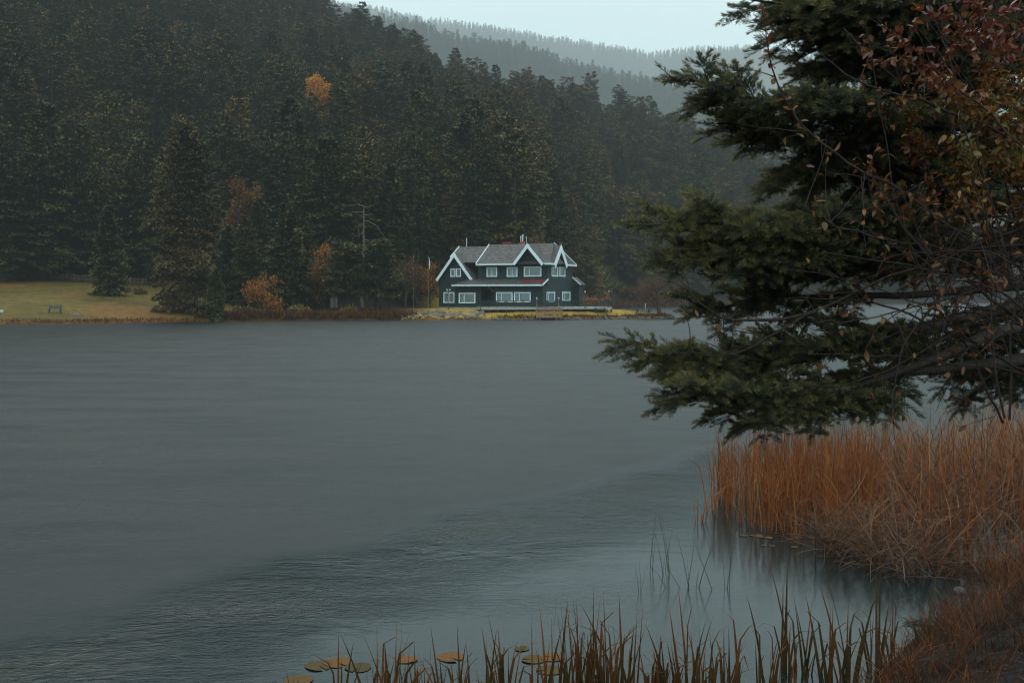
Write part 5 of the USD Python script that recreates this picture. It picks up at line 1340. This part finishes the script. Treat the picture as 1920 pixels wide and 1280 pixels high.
for kk, j in enumerate(rank):
    o, d = leaf_o[j], leaf_d[j]
    w = (o[2] - EYE) / o[1]; u = o[0] / o[1]
    yellow = smoothstep(.0, .12, u - .36) * math.exp(-((w - .14) / .06) ** 2) + .5 * float(u < .33)
    tint = np.clip(.12 + .75 * hueN[j] + .38 * yellow + rngs.normal(0, .15) - .12 * float(w > .22), 0, 1)
    v, f = leaf_arrays(o, d, rngs.normal(0, .6, 3) + [0, 0, 1.0], rngs.uniform(.026, .056), rngs.uniform(.013, .027), rngs.uniform(-.3, .9), rngs.uniform(.1, .8))
    if kk < 300:
        m = MB(); m.add(v, f, tint); m.build("leaf", "shrub_leaves", shrub, smooth=True)
    else:
        rest.add(v, f, tint)
rest.build("leaves", "shrub_leaves", shrub, smooth=True, kind="stuff")

# ---- blades of reed, cattail, rush and grass
def blades(mb, rng, base, H, W, lean, bend, az, tint0, tint1, kink=None, kat=None, seg=6, face=None, taper=1.0):
    n = len(base); t = np.linspace(0, 1, seg + 1)
    th = lean[:, None] + bend[:, None] * t[None]
    if kink is not None:
        th = th + kink[:, None] * (t[None] > kat[:, None])
    ds = (H / seg)[:, None]; thm = (th[:, 1:] + th[:, :-1]) / 2
    hor = np.concatenate([np.zeros((n, 1)), np.cumsum(np.sin(thm) * ds, 1)], 1); ver = np.concatenate([np.zeros((n, 1)), np.cumsum(np.cos(thm) * ds, 1)], 1)
    c = base[:, None] + np.stack([hor * np.cos(az)[:, None], hor * np.sin(az)[:, None], ver], -1)
    fa = rng.uniform(0, np.pi, n) if face is None else face
    w = W[:, None] * (1 - t[None] ** 2.2 * .95 * taper) * .5; tw = fa[:, None] + t[None] * rng.normal(0, .8, n)[:, None]
    s = np.stack([np.cos(tw), np.sin(tw), 0 * tw], -1) * w[..., None]
    v = np.stack([c - s, c + s], 2).reshape(-1, 3)
    i = (np.arange(n) * (seg + 1) * 2)[:, None] + np.arange(seg)[None] * 2
    q = np.stack([i, i + 1, i + 3, i + 2], -1).reshape(-1, 4)
    tt = tint0[:, None] + (tint1 - tint0)[:, None] * t[None]
    mb.add(v, q, np.clip(np.repeat(tt[..., None], 2, 2).reshape(-1), 0, 1))

def in_poly(rng, poly, n):
    p = Polygon(poly); x0, y0, x1, y1 = p.bounds; out = np.zeros((0, 2))
    while len(out) < n:
        q = np.c_[rng.uniform(x0, x1, n), rng.uniform(y0, y1, n)]; out = np.vstack([out, q[shapely.contains(p, shapely.points(q[:, 0], q[:, 1]))]])
    return out[:n]
def ground_poly(pts):
    return [tuple(G(*p)[:2]) for p in pts]
def basez(xy):
    z, _ = height(xy[:, 0], xy[:, 1]); return np.c_[xy, np.maximum(z, -.25) - .03]

rng = np.random.default_rng(700)
# upright orange reeds at the water side
m = MB(); n = 2300
xy = in_poly(rng, ground_poly([(1328, 962), (1400, 990), (1530, 1020), (1660, 1000), (1640, 905), (1560, 885), (1350, 902)]), n)
cl = meshkit.fbm(np.c_[xy * 2.3, xy[:, 0] * 0], 3, 5); k = (cl > .485 + rng.normal(0, .03, n)) & (rng.random(n) < .38 + .62 * smoothstep(.205, .30, xy[:, 0] / xy[:, 1])); xy = xy[k]; n = len(xy)
right = smoothstep(3.2, 5.2, xy[:, 0])
blades(m, rng, basez(xy), np.clip(rng.normal(1.32, .22, n), .6, 1.8) * (.70 + .62 * meshkit.fbm(np.c_[xy * 1.9, xy[:, 0] * 0], 3, 15)) + .16 * right, rng.uniform(.010, .020, n), np.abs(rng.normal(.04, .06, n)), rng.uniform(-.02, .30, n), rng.uniform(0, 6.28, n), np.clip(rng.normal(.62, .2, n), .05, 1), np.clip(rng.normal(.40, .2, n), .03, .9), np.where(rng.random(n) < .22, 1.4, 0.), rng.uniform(.6, .85, n), seg=7)
xy2 = xy[rng.integers(0, n, 1500)] + rng.normal(0, .03, (1500, 2)); n2 = 1500
b2 = basez(xy2); b2[:, 2] += rng.uniform(.2, .9, n2)
blades(m, rng, b2, rng.uniform(.35, .7, n2), rng.uniform(.008, .016, n2), rng.uniform(.1, .6, n2), rng.uniform(.1, .9, n2), rng.uniform(0, 6.28, n2), rng.uniform(.35, .75, n2), rng.uniform(.3, .7, n2), seg=5)
m.build("reed_bed", "reed_blades", label="stand of upright orange reeds in the water at the right", category="reeds", kind="stuff")
# the browner, broken mass behind and to the right
m = MB(); n = 2900
POLY2 = ground_poly([(1560, 1032), (1690, 1085), (1800, 1072), (1860, 1035), (2050, 1000), (2080, 840), (1600, 862), (1600, 960)])
xy = in_poly(rng, POLY2, n); xy = xy[meshkit.fbm(np.c_[xy * 1.6, xy[:, 0] * 0], 3, 6) > .42]; n = len(xy); b = basez(xy); tall = .62 * smoothstep(.30, .50, xy[:, 0] / xy[:, 1])
blades(m, rng, b, (rng.uniform(.85, 1.62, n) + tall) * (.75 + .5 * meshkit.fbm(np.c_[xy * 1.1, xy[:, 0] * 0], 2, 16)), rng.uniform(.010, .020, n), np.abs(rng.normal(.16, .2, n)), rng.uniform(0, .8, n), rng.uniform(0, 6.28, n), rng.uniform(.0, .45, n), rng.uniform(.15, 1.05, n), np.where(rng.random(n) < .5, rng.uniform(.6, 2.2, n), 0.), rng.uniform(.4, .85, n), seg=7)
m.build("brown_reeds", "reed_blades", label="ragged red-brown reeds standing among the broken ones at right", category="reeds", kind="stuff")
m = MB(); n = 3000; xy = in_poly(rng, POLY2, n); b = basez(xy); b[:, 2] += rng.uniform(.1, .95, n)
blades(m, rng, b, rng.uniform(.5, 1.2, n), rng.uniform(.008, .017, n), rng.uniform(.7, 1.6, n), rng.uniform(-.3, .8, n), rng.uniform(0, 6.28, n), rng.uniform(.0, .8, n), rng.uniform(.2, 1.05, n), np.where(rng.random(n) < .3, rng.uniform(-1, 1.5, n), 0.), rng.uniform(.3, .8, n), seg=5)
# broken ones lying out over the water's edge
n = 900; xy = in_poly(rng, ground_poly([(1500, 1012), (1540, 1050), (1690, 1100), (1810, 1085), (1800, 1040), (1600, 1000)]), n); b = basez(xy); b[:, 2] = np.maximum(b[:, 2], 0) + rng.uniform(0, .3, n)
blades(m, rng, b, rng.uniform(.3, .9, n), rng.uniform(.010, .020, n), rng.uniform(.5, 1.5, n), rng.uniform(0, 1.0, n), rng.uniform(0, 6.28, n), rng.uniform(.1, .5, n), rng.uniform(.3, .9, n), seg=5)
m.build("broken_reeds", "dry_reed_blades", label="tangled mass of broken reddish-brown reeds before the bank", category="reeds", kind="stuff")
# bank grass
m = MB(); n = 900
BANK = [(1.9, 5.3), (2.4, 7.9), (3.0, 8.8), (4.4, 10.6), (5.9, 12.5), (9, 14.6), (9, 5), (4, 3.5)]
tuft = in_poly(rng, BANK, 1500)
tz, td_ = height(tuft[:, 0], tuft[:, 1]); edge = np.exp(-np.abs(td_ - .35) / .5)
tuft = tuft[rng.random(len(tuft)) < .45 + .55 * edge]
for c in tuft:
    k = rng.integers(12, 26); xy = c + rng.normal(0, .06, (k, 2)); u = c[0] / c[1]
    hh = rng.uniform(.22, .50, k) * (1.0 if rng.random() < .7 else .6); tt = np.clip(rng.normal(.30, .15) + rng.normal(0, .10, k) - .24 * min(1, max(0, (hz(*c) - .5) * 1.5)), .03, 1)
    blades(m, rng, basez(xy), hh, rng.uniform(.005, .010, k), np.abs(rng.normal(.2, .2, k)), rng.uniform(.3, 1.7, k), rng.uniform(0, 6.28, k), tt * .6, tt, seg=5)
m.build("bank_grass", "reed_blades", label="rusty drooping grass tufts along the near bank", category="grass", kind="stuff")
m = MB(); n = 5200; xy = in_poly(rng, BANK, n)
zv, dv = height(xy[:, 0], xy[:, 1]); b = np.c_[xy, np.maximum(zv, 0) + .005]
blades(m, rng, b, rng.uniform(.08, .26, n), rng.uniform(.004, .010, n), rng.uniform(.6, 1.5, n), rng.uniform(0, .8, n), rng.uniform(0, 6.28, n), rng.uniform(0, .15, n), rng.uniform(.0, .32, n) ** 1.3, seg=4)
m.build("bank_litter", "dry_reed_blades", label="dead stalks and litter lying on the dark near bank", category="litter", kind="stuff")

# the tall tussock where the bank meets the reeds, a grey stone at its foot and twigs lying in the shallows
tus = thing("grass_tussock", (6.1, 12.4, hz(6.1, 12.4)), label="big rusty grass tussock on the bank where the reeds begin", category="grass tussock")
m = MB()
for k in range(26):
    c = np.array([6.2, 12.5]) + rng.normal(0, [.42, .38]); kk = 34; xy = c + rng.normal(0, .09, (kk, 2)); tt = np.clip(rng.normal(.42, .15) + rng.normal(0, .12, kk), .03, 1)
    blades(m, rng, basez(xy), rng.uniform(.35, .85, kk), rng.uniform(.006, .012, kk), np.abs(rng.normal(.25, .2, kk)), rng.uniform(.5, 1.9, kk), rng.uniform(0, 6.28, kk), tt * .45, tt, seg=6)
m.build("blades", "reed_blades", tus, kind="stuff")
m = MB(); v, fc = stone(rng, (5.28, 11.72, .02), .085); m.add(v, fc); m.build("shore_rock", "rock_dark", label="single grey rock at the waterline below the rusty tussock", category="rock", smooth=True)
for (px, py, lab, sd) in ((1712, 1168, "tangle of dead twigs floating in the shallows left of the bank", 1), (1782, 1146, "few thin twigs sticking out of the shallows by the bank", 2), (1725, 1222, "dark twigs lying at the bank's lower waterline", 3)):
    r_ = np.random.default_rng(770 + sd); c = G(px, py); t = thing("floating_twigs", c, label=lab, category="twigs")
    for k in range(5):
        a = r_.uniform(-.6, .6) + (np.pi if k % 2 else 0); L = r_.uniform(.12, .32); q = np.linspace(0, 1, 5)[:, None]
        p = c + r_.normal(0, [.08, .05, 0]) + q * np.array([math.cos(a) * L, math.sin(a) * L, 0]) + np.c_[np.zeros(5), np.zeros(5), .008 + .05 * np.sin(np.linspace(0, 3.1, 5)) * r_.random()] + r_.normal(0, .012, (5, 3)) * [1, 1, .2]
        m = MB(); m.tube(p, np.linspace(.007, .003, 5), 5); m.build("twig", "twig_bark", t)
# dead leaves fallen on the bank
m = MB(); xy = in_poly(rng, [(1.9, 5.3), (2.4, 7.7), (3.1, 8.7), (4.6, 10.4), (6, 12), (8, 10), (6, 5), (4, 4)], 700); zv, dv = height(xy[:, 0], xy[:, 1])
for k in range(len(xy)):
    a = rng.uniform(0, 6.28); v, f = np.array([[-1, -.2, 0], [0, -.42, .15], [1, 0, .3], [0, .42, .15]]) * rng.uniform(.012, .026), [[0, 1, 2, 3]]
    R = np.array([[math.cos(a), -math.sin(a), 0], [math.sin(a), math.cos(a), 0], [0, 0, 1]]); m.add(v @ R.T + [xy[k, 0], xy[k, 1], zv[k] + rng.uniform(.012, .05)], f, np.clip(rng.normal(.4, .2), 0, 1))
m.build("fallen_leaves", "leaves_russet", label="fallen brown leaves scattered over the dark near bank", category="leaves", kind="stuff")

# cattail clumps in the front
def clump(name, px, top, D, nb, spread, label, seed, material="cattail_blades", W=(.017, .036), lean=.10, bend=.38, kinkp=.5, tint=(.1, .7), cat="cattails", hvar=.40, group=None):
    rng = np.random.default_rng(seed); x = (px - 960) / F * D; H = (EYE + (HOR - top) / F * D) * 1.06
    t = thing(name, (x, D, 0), label=label, category=cat, group=group)
    for k in range(nb):
        m = MB(); q = 1
        b = np.array([[x + rng.normal(0, spread), D + rng.normal(0, spread), -.25]])
        h = np.array([(H + .25) * (1.02 if k == 0 else rng.uniform(1 - hvar, 1.0))]); kk = rng.random() < kinkp and k > 0
        t0 = rng.uniform(*tint)
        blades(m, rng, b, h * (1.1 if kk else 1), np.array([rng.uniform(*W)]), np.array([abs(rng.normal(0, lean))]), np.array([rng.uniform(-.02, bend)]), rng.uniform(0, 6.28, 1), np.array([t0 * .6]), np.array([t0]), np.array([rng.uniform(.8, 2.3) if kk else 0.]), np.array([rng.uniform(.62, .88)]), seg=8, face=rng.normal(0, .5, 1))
        m.build("leaf", material, t)
    return t
CL = [(545, 1262, 8.5, 5, .05), (572, 1272, 8.6, 6, .08), (640, 1204, 8.4, 4, .03), (705, 1240, 8.5, 7, .06), (735, 1172, 8.3, 15, .07), (765, 1215, 8.4, 12, .07), (815, 1200, 8.4, 9, .05), (850, 1222, 8.3, 13, .08), (872, 1196, 8.6, 5, .04), (942, 1166, 8.4, 14, .035), (915, 1200, 8.7, 4, .05), (1000, 1178, 8.5, 3, .04),
      (1042, 1150, 8.4, 12, .06), (1092, 1128, 8.4, 20, .08), (1140, 1135, 8.5, 16, .07), (1172, 1150, 8.5, 13, .06), (1236, 1180, 8.6, 14, .07), (1262, 1190, 8.5, 8, .06), (1290, 1137, 8.5, 10, .04), (1318, 1190, 8.5, 9, .06), (1362, 1178, 8.6, 15, .07),
      (1440, 1128, 8.8, 10, .06), (1478, 1074, 9.2, 10, .05), (1516, 1128, 9.2, 6, .05), (1470, 1230, 8.7, 9, .08), (1556, 1150, 8.9, 6, .05), (1592, 1098, 9.0, 14, .06), (1640, 1080, 9.2, 13, .06), (1680, 1130, 9.4, 8, .06), (1735, 1100, 9.6, 5, .03), (1752, 1170, 9.4, 7, .06)]
WHERE = ["leftmost low", "low leaning", "thin bent pair-like", "short", "tall dense", "dense brown", "curved", "drooping", "thin", "narrow upright orange-brown", "thin leaning", "single-stalk-like thin", "leaning", "tallest dense", "dense bent-tipped", "dense brown", "mid-height", "short brown", "slim tall", "short", "full brown", "loose", "slim tall greenish", "sparse", "low", "sparse", "tall dense dark", "dark upright", "loose dark", "thin forked", "low grassy"]
ORD = ["1st", "2nd", "3rd", "4th", "5th", "6th", "7th", "8th", "9th", "10th", "11th", "12th", "13th", "14th", "15th", "16th", "17th", "18th", "19th", "20th", "21st", "22nd", "23rd", "24th", "25th", "26th", "27th", "28th", "29th", "30th", "31st"]
rank_x = np.argsort(np.argsort([c[0] for c in CL]))
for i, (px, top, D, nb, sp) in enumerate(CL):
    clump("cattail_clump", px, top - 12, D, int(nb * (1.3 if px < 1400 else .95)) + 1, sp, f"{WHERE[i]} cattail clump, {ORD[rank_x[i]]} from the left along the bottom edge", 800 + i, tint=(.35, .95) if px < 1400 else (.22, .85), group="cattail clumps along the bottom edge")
clump("rush_clump", 1240, 950, 12.6, 9, .10, "sparse green rushes standing alone in open water, tallest of them", 840, "rush_green", (.006, .010), .12, .25, .15, (.0, 1.), "rushes")
clump("rush_clump", 1300, 985, 11.9, 9, .12, "bent green rushes right of the tallest open-water rushes", 841, "rush_green", (.006, .010), .2, .9, .35, (.0, 1.), "rushes")
clump("rush_clump", 1200, 1040, 11.8, 3, .06, "two or three short rush stalks left of the tall open-water rushes", 842, "rush_green", (.005, .008), .15, .4, .2, (.0, 1.), "rushes")
clump("rush_clump", 1367, 1015, 11.9, 4, .03, "slim rush stalks close in front of the reed stand", 843, "rush_green", (.006, .009), .06, .3, .1, (.0, .7), "rushes")
clump("dead_reed_tuft", 1312, 890, 15.3, 9, .06, "small pale dead reed tuft left of the reed stand", 844, "reed_blades", (.010, .018), .15, .5, .5, (.7, 1.), "reeds")

# lily pads
def lily(px, py, r, tint, label, group, seed):
    rng = np.random.default_rng(seed); c = G(px, py); m = MB(); a0 = rng.uniform(0, 6.28); n = 22
    a = a0 + np.linspace(.14, 2 * np.pi - .14, n); rr = r * (1 + .05 * np.sin(a * 3 + a0))
    r = r * .82; rr = rr * .82; rim = np.c_[c[0] + rr * np.cos(a), c[1] + rr * np.sin(a), .006 + .007 * np.maximum(np.sin(a * 2 + seed), 0) * r / .15]
    mid = np.c_[c[0] + rr * .55 * np.cos(a), c[1] + rr * .55 * np.sin(a), np.full(n, .0055)]
    v = np.vstack([[c[0], c[1], .0045], mid, rim]); f = [[0, 1 + i, 2 + i] for i in range(n - 1)]
    for i in range(n - 1):
        f += [[1 + i, 1 + n + i, 2 + n + i], [1 + i, 2 + n + i, 2 + i]]
    m.add(v, f, np.clip(tint + rng.normal(0, .06, len(v)), 0, 1)); m.build("lily_pad", "lily_leaf", label=label, category="lily pad", group=group, smooth=True)
LP = [(598, 1248, .16, .35, "pale lily pad just left of the orange pad at the left"), (632, 1242, .16, .8, "orange lily pad at the left of the bottom cattails"), (672, 1251, .15, .2, "olive lily pad right of the orange left pad"), (560, 1276, .16, .6, "orange-brown lily pad cut by the bottom edge at the left"),
      (762, 1236, .13, .85, "orange lily pad behind the tall dense cattails"), (845, 1232, .16, .8, "orange lily pad behind the drooping cattails"), (978, 1216, .09, .3, "small pale lily pad right of the narrow upright clump"), (1000, 1236, .14, .45, "broad tan lily pad left of the tallest clump"), (1035, 1232, .14, .8, "orange lily pad right under the tallest clump"), (1030, 1256, .15, .4, "tan lily pad low under the tallest clump"), ]
for i, (px, py, r, tn_, lab) in enumerate(LP):
    lily(px, py, r, tn_, lab, "lily pads among the bottom cattails", 860 + i)
rng = np.random.default_rng(880)
for i in range(12):
    px, py = rng.uniform(1385, 1535), rng.uniform(996, 1026)
    lily(px, py, rng.uniform(.04, .085), rng.uniform(.2, .9), "small ochre floating leaf in the patch before the reed stand", "floating leaves before the reed stand", 900 + i)
